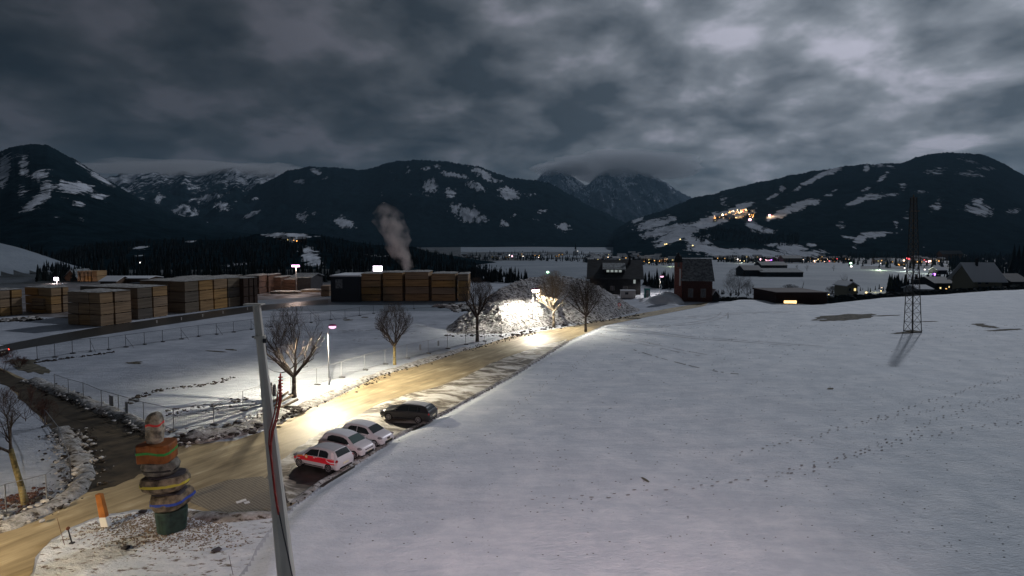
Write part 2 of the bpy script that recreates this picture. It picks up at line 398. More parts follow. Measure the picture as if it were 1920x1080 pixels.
left_patches = [(8, 318, 12, 26, 10, .95), (45, 312, 9, 18, 0, .8), (75, 330, 16, 9, -15, .7), (40, 360, 12, 10, -60, .5),
    (65, 378, 34, 9, -35, .9), (85, 358, 12, 22, 20, .85), (140, 352, 30, 13, 5, 1.0), (185, 368, 18, 6, 10, .7), (147, 384, 12, 6, 5, .9),
    (155, 412, 7, 4, 30, .7), (3, 345, 5, 10, 0, .8), (110, 405, 9, 3, -20, .4), (190, 335, 30, 5, 32, .8), (150, 308, 18, 4, 30, .6), (35, 290, 14, 5, -20, .45)]
mountain('mountain', [(-700, 330), (-500, 250), (-300, 230), (-120, 300), (-30, 296), (0, 285), (30, 274), (60, 270), (92, 273), (120, 288), (150, 304), (180, 324), (215, 344), (260, 372), (330, 402), (420, 425), (560, 445)],
    2300, 700, -12, 60, left_patches, seed=3, label='dark forested mountain with snowy clearings at the far left', jag=1.0)
def peaks_snow(PXg, PYg, X, Y, Z, t):
    g = np.abs(fbm(X * 0.004, Y * 0.0006 + 2, 4) - .5) * 5
    lim = 362 + 26 * (fbm(PXg * 0.03, PYg * 0, 3) - .5) * 2
    return np.clip(0.62 + 0.55 * (g - .35), 0, 1.1) * sstep(lim + 6, lim - 22, PYg)
peak_patches = [(386, 372, 26, 8, -12, .9), (415, 388, 14, 9, 0, .8), (300, 372, 10, 9, -50, .7), (342, 392, 18, 8, -10, .85), (365, 401, 11, 5, -20, .8), (266, 374, 7, 6, 0, .7),
    (250, 425, 14, 9, 25, 1.0), (474, 369, 11, 4, 10, .95), (473, 401, 16, 4, -28, 1.0), (445, 380, 8, 4, -10, .6), (382, 421, 10, 4, -22, .8), (412, 433, 5, 4, 0, .7), (340, 404, 10, 3, 0, .6), (500, 340, 12, 5, -20, .8)]
mountain('mountain', [(150, 352), (200, 334), (232, 324), (255, 328), (300, 322), (318, 327), (342, 321), (365, 326), (400, 321), (420, 316), (442, 313), (462, 318), (482, 320), (500, 326), (520, 324), (545, 333), (580, 350), (660, 385)],
    5200, 2350, -10, 230, peak_patches, seed=11, gully=0.55, extra=peaks_snow, label='row of snowy peaks between the left mountain and the middle one', jag=1.6, wav=2.0, nrow=170)
mid_patches = [(798, 316, 8, 4, 0, .7), (818, 311, 9, 3, 10, .75), (842, 327, 16, 5, 12, .8), (866, 331, 14, 4, 10, .7), (905, 326, 24, 8, 28, .95), (925, 338, 14, 5, 0, .8), (808, 350, 16, 12, -60, .8),
    (845, 363, 11, 9, 30, .9), (893, 350, 18, 7, 18, .9), (953, 362, 19, 10, 15, 1.0), (855, 390, 12, 9, -20, .7), (880, 402, 22, 14, 10, 1.0), (900, 410, 12, 8, 0, .9), (945, 419, 9, 6, 0, .85), (1058, 425, 11, 8, 10, 1.0),
    (990, 366, 14, 3, -5, .6), (1015, 397, 9, 4, -10, .55), (1003, 413, 6, 3, 0, .5), (965, 403, 5, 3, -30, .6), (645, 418, 18, 10, 20, 1.0), (566, 407, 12, 10, -50, .8), (592, 322, 10, 5, 10, .8), (563, 340, 9, 5, 0, .8), (588, 401, 8, 3, -40, .6),
    (770, 364, 5, 3, 0, .6), (715, 363, 4, 4, 0, .5), (733, 322, 4, 6, 0, .4), (1010, 455, 12, 3, 0, .2), (765, 322, 5, 10, 0, .35), (612, 333, 7, 3, -30, .6), (745, 335, 5, 3, 0, .4)]
mountain('mountain', [(430, 385), (480, 350), (510, 336), (540, 320), (580, 312), (615, 314), (645, 314), (670, 319), (700, 315), (730, 305), (752, 301), (780, 299), (800, 301), (830, 302), (870, 308), (900, 313), (930, 325), (960, 334), (1000, 337), (1030, 342), (1062, 361), (1090, 378), (1140, 402), (1180, 420), (1225, 445), (1262, 468), (1300, 476)],
    4000, 2450, 2, 110, mid_patches, seed=21, label='broad dark forested mountain with snow clearings in the middle', jag=1.3)
def far_snow(PXg, PYg, X, Y, Z, t):
    g = np.abs(fbm(X * 0.005 + 4, Y * 0.0012, 5) - .5) * 5
    return np.clip(0.30 + 0.55 * (g - .3), 0, 1) * sstep(400, 335, PYg)
mountain('mountain', [(960, 385), (1000, 345), (1022, 322), (1040, 318), (1062, 322), (1080, 336), (1100, 347), (1112, 335), (1130, 320), (1160, 314), (1195, 318), (1222, 327), (1245, 338), (1262, 351), (1290, 366), (1312, 372), (1345, 384), (1400, 405)],
    8200, 4600, 20, 380, [(1090, 338, 14, 9, 50, 1.0), (1235, 333, 20, 8, 20, .8), (1180, 345, 16, 5, 0, .7), (1230, 372, 14, 5, 20, .6), (1105, 370, 4, 12, -10, .6), (1152, 370, 5, 16, 5, .5), (1200, 390, 20, 3, 5, .4)], m='rocky_peak', seed=31, gully=0.6, extra=far_snow,
    label='distant rocky snow peaks with tops in cloud in the middle gap', jag=1.4, wav=1.6)
right_patches = [(1235, 418, 34, 7, -16, 1.15), (1225, 436, 26, 5, -14, 1.1), (1255, 452, 26, 5, -20, 1.1), (1205, 428, 10, 4, -20, 1.0), (1370, 478, 60, 5, 2, 1.1),
    (1250, 432, 40, 10, -14, 1.1), (1215, 420, 24, 7, -14, 1.0), (1195, 412, 12, 4, -20, 1.0), (1270, 442, 40, 8, -15, 1.1), (1300, 428, 36, 10, -28, 1.1), (1350, 408, 42, 11, -18, 1.15), (1392, 388, 20, 7, -22, 1.1), (1330, 415, 46, 9, -18, 1.1), (1414, 424, 18, 8, 20, 1.0), (1438, 433, 16, 4, 0, 1.0),
    (1470, 397, 34, 7, -26, 1.15), (1500, 385, 30, 7, -20, 1.15), (1525, 378, 12, 6, 0, 1.1), (1530, 334, 44, 4.0, -28, 1.15), (1562, 321, 14, 4, -20, 1.05), (1467, 354, 6, 7, 10, 1.05), (1452, 367, 15, 3, -25, 1.0),
    (1552, 367, 9, 2.5, 0, .95), (1605, 378, 20, 4, -22, .95), (1640, 369, 30, 5, -6, 1.05), (1670, 365, 16, 3, 0, .9), (1565, 357, 6, 2, -20, .8), (1624, 355, 9, 3, -20, .8), (1655, 333, 12, 4, -40, .9), (1625, 316, 6, 8, 10, .9), (1645, 310, 16, 3, 0, .7), (1670, 312, 14, 2.5, 20, .7),
    (1693, 349, 7, 7, 0, .75), (1820, 325, 26, 7, 5, .62), (1755, 321, 18, 6, 0, .6), (1850, 316, 20, 4, 0, .5), (1835, 392, 26, 11, 10, .85), (1835, 380, 10, 9, 0, .8), (1900, 396, 14, 5, -10, .6), (1756, 385, 12, 8, -45, .7), (1680, 418, 5, 8, 10, .8), (1700, 405, 12, 7, -30, .6),
    (1576, 423, 9, 8, -40, .6), (1637, 440, 34, 6, -8, 1.1), (1612, 450, 14, 8, -45, 1.0), (1586, 445, 10, 2, 0, .7), (1725, 362, 10, 5, 0, .5), (1360, 381, 9, 12, -40, .5), (1810, 300, 20, 5, 15, .4),
    (1310, 452, 28, 9, 0, 1.05), (1330, 468, 40, 7, 6, 1.1), (1420, 474, 70, 7, 4, 1.1), (1480, 465, 34, 8, 0, 1.05), (1500, 476, 40, 7, 0, 1.05), (1455, 458, 22, 2.5, -3, 1.0), (1520, 460, 10, 4, 0, 1)]
mountain('mountain', [(1150, 432), (1180, 414), (1215, 403), (1245, 394), (1300, 371), (1345, 361), (1400, 346), (1450, 336), (1500, 325), (1560, 315), (1600, 310), (1640, 307), (1690, 305), (1722, 293), (1760, 287), (1800, 286), (1842, 291), (1880, 304), (1920, 330), (2000, 350), (2100, 330), (2300, 260), (2600, 300)],
    3000, 1180, -4, 70, right_patches, seed=41, label='long dark forested mountain with ski runs at the right', jag=1.0, nrow=190)

# ------------------------------------------------------------------ conifers and forests
mat('needles', (0.020, 0.032, 0.026), rough=0.95, spec=0.05, vary=0.5, scale=0.6)
mat('needles_dark', (0.012, 0.017, 0.018), rough=0.95, spec=0.05)
mat('bark', (0.07, 0.055, 0.045), rough=0.9, vary=0.4, scale=6, bump=0.01)
mat('bark_pale', (0.22, 0.18, 0.13), rough=0.9, vary=0.4, scale=6, bump=0.01)  # bark copy made paler, lamp light put into the colour
def conifer(mb, x, y, z, h, rnd, n=7, tiers=4):
    r = h * rnd.uniform(0.15, 0.22)
    for k in range(tiers):
        z0 = z + h * (0.08 + 0.80 * k / tiers); z1 = z + h * (0.08 + 0.80 * (k + 1.5) / tiers)
        if k == tiers - 1: z1 = z + h
        rr = r * (1 - k / (tiers + .3)); a0 = rnd.uniform(0, 6)
        vs = [(x + rr * rnd.uniform(.65, 1.15) * math.cos(a0 + 2 * math.pi * i / n), y + rr * rnd.uniform(.65, 1.15) * math.sin(a0 + 2 * math.pi * i / n), z0 + rnd.uniform(-.04, .02) * h) for i in range(n)] + [(x, y, z1)]
        mb.add(vs, [(i, (i + 1) % n, n) for i in range(n)])
def inpoly(x, y, poly):
    c = False; n = len(poly); j = n - 1
    for i in range(n):
        if (poly[i][1] > y) != (poly[j][1] > y) and x < (poly[j][0] - poly[i][0]) * (y - poly[i][1]) / (poly[j][1] - poly[i][1]) + poly[i][0]: c = not c
        j = i
    return c
# wooded rise behind the timber yard
mountain('wooded_rise', [(40, 522), (90, 500), (110, 478), (150, 462), (230, 452), (330, 450), (430, 449), (480, 440), (520, 436), (580, 437), (640, 450), (700, 458), (780, 464), (850, 484), (900, 498), (960, 512)],
    720, 330, -14, 14, [(540, 442, 46, 6, 3, 1.1), (500, 439, 18, 5, 0, 1.0), (580, 482, 20, 14, 25, .9), (597, 492, 14, 9, 40, .9), (262, 466, 16, 4, 0, .6), (262, 478, 9, 3, 0, .7), (590, 472, 16, 3, 10, .7), (690, 478, 40, 2, 4, .5), (460, 500, 30, 8, 0, .35), (355, 452, 12, 3, 0, .5), (830, 474, 12, 2, 0, .3)],
    seed=51, label='dark wooded rise with small snowy gaps behind the timber yard', jag=.5, nrow=90, step=3, back=.4)
rnd = random.Random(5)
clear = [[(484, 433), (583, 434), (588, 449), (555, 452), (484, 448)], [(560, 460), (602, 470), (602, 505), (580, 500)], [(246, 460), (286, 462), (286, 484), (246, 484)]]
mb = MB(); cnt = 0
key = 'dark wooded rise with small snowy gaps behind the timber yard'
PXg, PYg, LX, LY, LZ = LAYERS[key]
while cnt < 2300:
    i = rnd.randrange(2, PXg.shape[0]); j = rnd.randrange(PXg.shape[1])
    if any(inpoly(PXg[i, j], PYg[i, j] - 3, c) for c in clear): continue
    h = rnd.uniform(3.5, 9) * (1 - 0.15 * rnd.random()); h *= 1.0 if i < 80 else 0.55
    if 470 < PXg[i, j] < 600 and PYg[i, j] < 452: h *= 0.4
    conifer(mb, LX[i, j] + rnd.uniform(-2, 2), LY[i, j] + rnd.uniform(-2, 2), LZ[i, j] - .3, h, rnd, n=6, tiers=3); cnt += 1
build('forest', mb, 'needles_dark', kind='stuff', label='dark mass of conifers behind the timber yard')
# far wooded foot of the right mountain, tree lines in the valley
def treeline(name, label, pts, n, hpx, spread=2.5, m='needles_dark', on=None, rnd=random.Random(9)):
    mb = MB()
    for k in range(n):
        u = rnd.random() * (len(pts) - 1); i = int(u); f = u - i
        px = pts[i][0] + (pts[i + 1][0] - pts[i][0]) * f; py = pts[i][1] + (pts[i + 1][1] - pts[i][1]) * f + rnd.uniform(-spread, spread)
        p = G(px, py) if on is None else on_layer(on, px, py)
        h = hpx * rnd.uniform(.55, 1.25) / F * p.y
        conifer(mb, p.x, p.y, p.z - .2, h, rnd, n=6, tiers=3)
    return build(name, mb, m, kind='stuff', label=label)
RK = 'long dark forested mountain with ski runs at the right'
treeline('forest', 'line of dark conifers in front of the far snow field', [(880, 524), (900, 527), (940, 527), (990, 530)], 120, 24, 3)
treeline('forest', 'conifer row behind the dark house and the chapel', [(1200, 533), (1240, 537), (1268, 537)], 40, 26, 6)
treeline('forest', 'thin conifer row along the lower edge of the hillside fields', [(1290, 480), (1340, 477), (1400, 479), (1480, 481)], 120, 7, 1.5)
treeline('forest', 'wood on the slope below the hillside village', [(1305, 445), (1350, 440), (1400, 447), (1450, 452), (1500, 450)], 420, 8, 11, on=RK)
treeline('forest', 'wooded band over the village on the right', [(1530, 470), (1640, 472), (1760, 470), (1920, 474)], 420, 13, 12)
treeline('forest', 'black trees close behind the timber yard', [(70, 526), (200, 523), (330, 521), (480, 522), (625, 527)], 420, 26, 3)
treeline('forest', 'dark wood at the foot of the right mountain', [(1570, 482), (1700, 480), (1830, 486), (1960, 492)], 900, 11, 6)
treeline('forest', 'dark conifers round the houses below the right wood', [(1780, 500), (1830, 506), (1900, 508), (1960, 512)], 420, 16, 11)
treeline('forest', 'dark conifer clump in front of the lit valley track', [(1664, 549), (1700, 546), (1740, 545), (1785, 545)], 130, 30, 3)
treeline('forest', 'dark garden trees left of the snow roofed house', [(1790, 545), (1812, 543), (1830, 541)], 60, 26, 4)
treeline('forest', 'dark garden trees in the village left of the chapel', [(1095, 489), (1180, 492), (1262, 494)], 330, 9, 4.5)
treeline('forest', 'dark garden trees along the far lit road', [(1345, 489), (1450, 491), (1600, 490)], 330, 9, 3)
treeline('forest', 'dark trees along the far valley edge', [(830, 487), (900, 486), (1000, 486), (1100, 489)], 260, 8, 3)
treeline('forest', 'scattered conifers among the far village roofs', [(880, 478), (950, 480), (1010, 477), (1100, 480), (1200, 481), (1330, 482)], 110, 7, 4)
treeline('forest', 'conifers among the lights on the right side of the village', [(1560, 492), (1640, 496), (1720, 500), (1790, 498), (1830, 505)], 110, 13, 6)
treeline('forest', 'dark hedge of conifers behind the meadow crest', [(1345, 551), (1400, 553), (1450, 550), (1560, 552), (1630, 545), (1700, 541)], 90, 9, 3)
treeline('forest', 'trees around the snow covered house at the right', [(1890, 530), (1915, 528), (1960, 530)], 22, 60, 5)
treeline('forest', 'trees at the foot of the snow hump at the far left', [(70, 515), (88, 505), (110, 508), (150, 506)], 40, 16, 4)
treeline('forest', 'conifers between the yard and the far snow field', [(620, 510), (700, 505), (780, 500), (850, 502)], 150, 26, 5)

# dark hedge running behind the meadow crest
mb = MB(); rq = random.Random(4)
for k in range(1500):
    px_ = rq.uniform(1335, 2050); Yh = float(np.interp(px_, EDGE_PX, EDGE_Y)) + rq.uniform(9, 13); xh = (px_ - 960) / F * Yh
    top_ = atY(px_, float(np.interp(px_, [1335, 1450, 1560, 1700, 1800, 1920, 2050], [557, 560, 556, 548, 542, 534, 530])), Yh).z
    z0 = hz(xh, Yh); hh = max(.8, (top_ - z0) * rq.uniform(.55, 1.02))
    mb.ico((xh, Yh, z0 + hh * .5), hh * .55, (1.1, .8, 1.0), jit=.4, rnd=rq)
build('hedge', mb, 'needles_dark', kind='stuff', label='dark hedge running behind the meadow crest')
# ------------------------------------------------------------------ road, parking, paving
def flatpoly(name, pts, z, m, jitter=0.0, sub=3, kind='structure', label=None, parent=None, seed=1, world=False, **tg):
    rr = random.Random(seed); P = []
    for a, b in zip(pts, pts[1:] + pts[:1]):
        a = Vector(a); b = Vector(b)
        for k in range(sub):
            q = a.lerp(b, k / sub)
            if jitter: q += Vector((rr.uniform(-jitter, jitter), rr.uniform(-jitter, jitter)))
            P.append(q)
    from mathutils.geometry import delaunay_2d_cdt
    co, ed, fa, *_r = delaunay_2d_cdt([Vector((p.x, p.y)) for p in P], [], [list(range(len(P)))], 1, 1e-5)
    me = bpy.data.meshes.new(name); me.from_pydata([(c.x, c.y, z) for c in co], [], [list(f) for f in fa])
    if me.polygons and sum(p.normal.z for p in me.polygons) < 0: me.flip_normals()
    me.update(); me.materials.append(MATS[m])
    o = bpy.data.objects.new(name, me); col.objects.link(o); o.parent = parent; tag(o, label=label, kind=kind, **tg); return o
def road_material():
    m = bpy.data.materials.new('gritty_road'); m.use_nodes = True; t = m.node_tree; b = t.nodes['Principled BSDF']
    b.inputs['Roughness'].default_value = 0.6; b.inputs['Specular IOR Level'].default_value = 0.35
    tcn = N(t, 'ShaderNodeTexCoord'); mp = N(t, 'ShaderNodeMapping'); mp.inputs['Rotation'].default_value = (0, 0, -R(57)); mp.inputs['Scale'].default_value = (0.10, 0.75, 1)
    mpv = N(t, 'ShaderNodeMapping'); mpv.vector_type = 'POINT'; mpv.inputs['Rotation'].default_value = (0, 0, -R(60)); L(t, tcn.outputs['Object'], mpv.inputs[0])
    mp.inputs['Rotation'].default_value = (0, 0, 0); L(t, mpv.outputs[0], mp.inputs[0])
    a = N(t, 'ShaderNodeTexNoise'); a.inputs['Scale'].default_value = 1.6; a.inputs['Detail'].default_value = 7; a.inputs['Roughness'].default_value = 0.65; a.inputs['Distortion'].default_value = 0.4
    L(t, mp.outputs[0], a.inputs['Vector'])
    g = N(t, 'ShaderNodeTexNoise'); g.inputs['Scale'].default_value = 0.45; g.inputs['Detail'].default_value = 6; L(t, tcn.outputs['Object'], g.inputs['Vector'])
    f = mathn(t, 'ADD', mathn(t, 'MULTIPLY', a.outputs['Fac'], 0.65), mathn(t, 'MULTIPLY', g.outputs['Fac'], 0.35))
    c = ramp(t, f, [(0.33, (0.17, 0.13, 0.07)), (0.47, (0.28, 0.22, 0.125)), (0.57, (0.38, 0.305, 0.18)), (0.68, (0.56, 0.49, 0.34))])
    L(t, c, b.inputs['Base Color'])
    bp = N(t, 'ShaderNodeBump'); bp.inputs['Distance'].default_value = 0.05; L(t, a.outputs['Fac'], bp.inputs['Height']); L(t, bp.outputs[0], b.inputs['Normal'])
    MATS['gritty_road'] = m
road_material()
def parking_material():
    m = bpy.data.materials.new('parking_snow'); m.use_nodes = True; t = m.node_tree; b = t.nodes['Principled BSDF']
    b.inputs['Roughness'].default_value = 0.7
    tcn = N(t, 'ShaderNodeTexCoord'); mpv = N(t, 'ShaderNodeMapping'); mpv.inputs['Rotation'].default_value = (0, 0, R(12)); L(t, tcn.outputs['Object'], mpv.inputs[0])
    mp = N(t, 'ShaderNodeMapping'); mp.inputs['Scale'].default_value = (0.42, 0.8, 1); L(t, mpv.outputs[0], mp.inputs[0])
    a = N(t, 'ShaderNodeTexNoise'); a.inputs['Distortion'].default_value = .8; a.inputs['Scale'].default_value = 0.6; a.inputs['Detail'].default_value = 8; a.inputs['Roughness'].default_value = 0.7; L(t, mp.outputs[0], a.inputs['Vector'])
    c = ramp(t, a.outputs['Fac'], [(0.41, (0.10, 0.085, 0.065)), (0.47, (0.22, 0.19, 0.145)), (0.52, (0.50, 0.47, 0.41)), (0.66, (0.74, 0.73, 0.70))])
    L(t, c, b.inputs['Base Color'])
    bp = N(t, 'ShaderNodeBump'); bp.inputs['Distance'].default_value = 0.06; L(t, a.outputs['Fac'], bp.inputs['Height']); L(t, bp.outputs[0], b.inputs['Normal'])
    MATS['parking_snow'] = m
parking_material()
mat('wet_asphalt', (0.035, 0.032, 0.028), rough=0.45, vary=0.5, scale=1.5, bump=0.01, spec=0.4)
mat('dark_lane', (0.055, 0.043, 0.028), rough=0.75, vary=0.5, scale=.8, bump=0.02)
mat('shaded_asphalt', (0.06, 0.055, 0.045), rough=0.7, vary=0.5, scale=2.5, bump=0.01)
def paver_material():
    m = bpy.data.materials.new('grass_pavers'); m.use_nodes = True; t = m.node_tree; b = t.nodes['Principled BSDF']; b.inputs['Roughness'].default_value = .85
    tcn = N(t, 'ShaderNodeTexCoord'); mp = N(t, 'ShaderNodeMapping'); mp.inputs['Rotation'].default_value = (0, 0, R(38)); L(t, tcn.outputs['Object'], mp.inputs[0])
    br = N(t, 'ShaderNodeTexBrick'); br.inputs['Scale'].default_value = 2.6; br.offset = 0.0; br.inputs['Brick Width'].default_value = .5; br.inputs['Row Height'].default_value = .5
    br.inputs['Mortar Size'].default_value = 0.05; br.inputs['Color1'].default_value = (0.13, 0.11, 0.08, 1); br.inputs['Color2'].default_value = (0.17, 0.145, 0.10, 1); br.inputs['Mortar'].default_value = (0.30, 0.26, 0.19, 1)
    L(t, mp.outputs[0], br.inputs['Vector']); L(t, br.outputs['Color'], b.inputs['Base Color'])
    MATS['grass_pavers'] = m
paver_material()
ROAD_PX = [(1330, 566), (1255, 578), (1200, 588), (1120, 603), (1040, 617), (960, 630), (880, 655), (800, 678), (720, 700), (640, 741), (560, 776), (500, 806), (440, 826), (380, 832), (330, 832), (300, 824), (240, 792), (180, 768), (100, 738), (60, 716), (0, 690), (-120, 650),
    (-120, 672), (0, 712), (30, 738), (70, 778), (110, 818), (146, 868), (158, 905), (130, 942), (60, 975), (0, 992), (-200, 1040), (-300, 1300), (40, 1300), (52, 1090), (75, 1030), (120, 995), (190, 966), (250, 957), (340, 948), (420, 966), (500, 962), (545, 948)]
ROAD = [flat(*p) for p in ROAD_PX]
BK = [tuple(BANK[i]) for i in range(4, len(BANK) - 1)]
flatpoly('road', ROAD + BK, 0.012, 'gritty_road', jitter=0.10, sub=4)
PARK_PX = [(490, 905), (520, 868), (560, 838), (600, 812), (650, 790), (700, 762), (760, 740), (810, 728), (870, 708), (920, 682), (960, 666), (1010, 650), (1062, 636)]
flatpoly('parking_strip', [flat(*p) for p in PARK_PX] + BK[::-1][-8:][2:] + [flat(545, 948)], 0.018, 'parking_snow', jitter=0.12, sub=4)
PAV = [(350, 940), (372, 918), (430, 900), (492, 893), (530, 925), (546, 946), (500, 963), (420, 967)]
flatpoly('paved_apron', [flat(*p) for p in PAV], 0.024, 'grass_pavers', sub=2, jitter=.04)
PAD = [(548, 873), (640, 872), (668, 872), (640, 905), (608, 915), (556, 908), (538, 892)]
DARKR = [(-119, 652), (-60, 668), (0, 692), (60, 718), (100, 740), (180, 770), (240, 794), (298, 826), (318, 842), (300, 868), (262, 892), (215, 912), (168, 925), (156, 905), (148, 868), (112, 820), (72, 780), (30, 739), (0, 714), (-119, 674)]
flatpoly('side_road', [flat(*p) for p in DARKR], 0.019, 'dark_lane', jitter=.25, sub=5)
flatpoly('shaded_asphalt', [flat(*p) for p in PAD], 0.026, 'wet_asphalt', jitter=.12, sub=5)  # dark asphalt patch with the striped car's cast shadow put into its colour
flatpoly('shaded_asphalt', [flat(*p) for p in [(728, 792), (800, 796), (795, 802), (775, 808), (745, 800)]], 0.026, 'wet_asphalt', jitter=.1, sub=4)  # same asphalt and shade tone beside the estate car
SIDE = [(-200, 690), (0, 648), (100, 628), (200, 611), (300, 597), (400, 583), (480, 573), (560, 566), (615, 562), (615, 569), (560, 574), (480, 584), (400, 596), (300, 611), (200, 627), (100, 644), (20, 658), (-200, 710)]
flatpoly('side_road', [flat(*p) for p in SIDE], 0.012, 'wet_asphalt', jitter=.1, sub=3)
YARD = [(40, 592), (190, 600), (300, 582), (440, 566), (500, 562), (620, 554), (620, 532), (520, 530), (380, 529), (200, 529), (90, 537), (-120, 552), (-200, 590)]
mat('yard_mud', (0.07, 0.05, 0.04), rough=0.6, scale=.25, bump=0.03, color2=(0.24, 0.24, 0.25))
flatpoly('yard_ground', [flat(*p) for p in YARD], 0.012, 'yard_mud', jitter=.2, sub=2)
# thawed patches in the construction field and on the meadow, draped on the terrain
mat('thawed_grass', (0.10, 0.09, 0.065), rough=0.95, vary=0.6, scale=1.2, bump=0.05)
def drape_patch(cx, cy, rx, ry, rot, seed, m='thawed_grass', lift=0.03, name='bare_ground'):
    rr = random.Random(seed); n = 40; ring = []
    for i in range(n):
        a = 2 * math.pi * i / n; k = 1 + 0.35 * (mnoise.noise((math.cos(a) * 2 + seed, math.sin(a) * 2, 0))) + rr.uniform(-.12, .12)
        u, v = rx * k * math.cos(a), ry * k * math.sin(a); c, s = math.cos(R(rot)), math.sin(R(rot))
        ring.append((cx + u * c - v * s, cy + u * s + v * c))
    c0 = G(cx, cy); vs = [(c0.x, c0.y, c0.z + lift)]
    pts = [G(*p) for p in ring]
    for f in (0.5, 1.0):
        for p in pts:
            q = c0.lerp(p, f); vs.append((q.x, q.y, hz(q.x, q.y) + lift))
    fs = [(0, 1 + i, 1 + (i + 1) % n) for i in range(n)] + [(1 + i, 1 + n + i, 1 + n + (i + 1) % n, 1 + (i + 1) % n) for i in range(n)]
    mb = MB(); mb.add(vs, fs)
    return build(name, mb, m, kind='structure')
drape_patch(1582, 595, 56, 6, -3, 1)
for i, (a, b, c, d, e) in enumerate([(1850, 612, 24, 2.0, 8), (1880, 619, 32, 1.6, -3), (1700, 624, 26, 1.8, -4), (1660, 592, 26, 0.9, -2), (1835, 608, 14, 1.2, 0), (1740, 603, 20, .7, -2), (1557, 729, 6, 1.5, 0), (250, 681, 14, 1.6, 3), (258, 679, 10, 1, 0), (433, 656, 12, 1.2, 4), (60, 690, 34, 9, 10), (40, 678, 30, 5, 0), (1210, 900, 9, 2, 30), (405, 659, 20, 1, 4), (652, 600, 9, 1.3, 0), (684, 595, 7, 1.0, 0), (380, 590, 5, 1, 0), (1115, 603, 10, 1.2, -10), (1190, 597, 12, 1.2, 0)]):
    drape_patch(a, b, c, d, e, 10 + i)

# ------------------------------------------------------------------ footprints on the meadow and tyre ruts
mat('print_shade', (0.27, 0.25, 0.235), rough=0.95)
def footprints(tracks, label, size=(.30, .13), step=.62, off=.13, seed=3, vary=.4):
    rr = random.Random(seed); mb = MB()
    for tr in tracks:
        P = [G(*p) for p in tr]
        for a, b in zip(P[:-1], P[1:]):
            d = (b - a); ln = d.length; d.normalize(); s = Vector((-d.y, d.x, 0)); k = int(ln / step)
            for i in range(k):
                q = a + d * (i * step + rr.uniform(-.12, .12)) + s * (off * (1 if i % 2 else -1) + rr.uniform(-.08, .08) + .35 * math.sin(i * .21))
                f = rr.uniform(1 - vary, 1.15); n = 7; vs = []
                for j in range(n):
                    t = 2 * math.pi * j / n; u = size[0] / 2 * f * math.cos(t); v = size[1] / 2 * f * math.sin(t)
                    X, Y = q.x + d.x * u + s.x * v, q.y + d.y * u + s.y * v
                    vs.append((X, Y, hz(X, Y) + .035))
                mb.add(vs, [tuple(range(n))])
    return build('footprints', mb, 'print_shade', kind='stuff', label=label)
footprints([[(960, 775), (985, 750), (1010, 732), (1040, 712), (1070, 695), (1092, 676), (1115, 656)]], 'footprints following the bank above the road', step=.75)
footprints([[(1000, 935), (1070, 934), (1140, 932), (1245, 917), (1300, 915), (1430, 900), (1520, 882), (1550, 873), (1610, 850), (1700, 820), (1790, 775), (1860, 757), (1930, 742)],
            [(1450, 893), (1560, 866), (1650, 843), (1760, 815), (1930, 790)]], 'lower footprint trail crossing the meadow', step=.7, off=.18)
footprints([[(1370, 862), (1430, 840), (1520, 825), (1600, 800), (1680, 775), (1790, 740), (1890, 710), (1935, 700)], [(1640, 790), (1720, 776), (1800, 760), (1925, 745)]], 'upper footprint trail crossing the meadow', step=.7)
rr = random.Random(8); mb = MB()
for k in range(1500):
    px = rr.uniform(620, 1920); py = 610 + 440 * rr.random() ** 2.2
    q = G(px, py)
    if float(bank_dist(q.x, q.y)) < 1: continue
    mb.ico((q.x, q.y, q.z + .01), rr.uniform(.015, .04) * (q.y / 45) ** .5, (2.2, 1, .5), rnd=rr)
build('grass_tufts', mb, 'thawed_grass', kind='stuff', label='dark tufts of grass poking through the meadow snow')

# tyre tracks pressed into the thin meadow snow, and ruts in the construction field
mat('track_snow', (0.50, 0.50, 0.51), rough=.8); mat('rut_soil', (0.12, 0.105, 0.09), rough=.9)
def track(pts, wid, m, gap=0.0, lift=.03, broken=0.0, seed=1):
    rq = random.Random(seed); P = [G(*p) for p in pts]; Q = []
    for i in range(len(P) - 1):
        p0 = P[max(i - 1, 0)]; p1 = P[i]; p2 = P[i + 1]; p3 = P[min(i + 2, len(P) - 1)]
        for k in range(14):
            t = k / 14; Q.append(0.5 * ((2 * p1) + (p2 - p0) * t + (2 * p0 - 5 * p1 + 4 * p2 - p3) * t * t + (3 * p1 - p0 - 3 * p2 + p3) * t ** 3))
    mb = MB()
    for side in ((-1, 1) if gap else (0,)):
        prev = None
        for a, b in zip(Q[:-1], Q[1:]):
            d = (b - a).normalized(); s = Vector((-d.y, d.x, 0)); w_ = wid * rq.uniform(.5, 1.2)
            c = a + s * side * gap / 2; l, r_ = c - s * w_ / 2, c + s * w_ / 2
            cur = [(l.x, l.y, hz(l.x, l.y) + lift), (r_.x, r_.y, hz(r_.x, r_.y) + lift)]
            if prev and rq.random() > broken: mb.add(prev + cur, [(0, 1, 3, 2)])
            prev = cur
    return build('tyre_tracks', mb, m, kind='structure')
track([(1130, 618), (1200, 622), (1290, 632), (1400, 640), (1560, 652)], .28, 'track_snow', 1.6, broken=.2, seed=2)
track([(1150, 612), (1230, 612), (1300, 606), (1345, 596), (1360, 585)], .28, 'track_snow', 1.6, broken=.15, seed=3)
track([(1120, 628), (1190, 640), (1260, 655), (1330, 668)], .28, 'track_snow', 1.6, broken=.3, seed=4)
track([(1180, 606), (1280, 596), (1380, 588), (1500, 584)], .25, 'track_snow', 1.6, broken=.25, seed=5)
track([(1170, 650), (1240, 672), (1330, 694), (1390, 702)], .22, 'rut_soil', 0, broken=.55, seed=6)
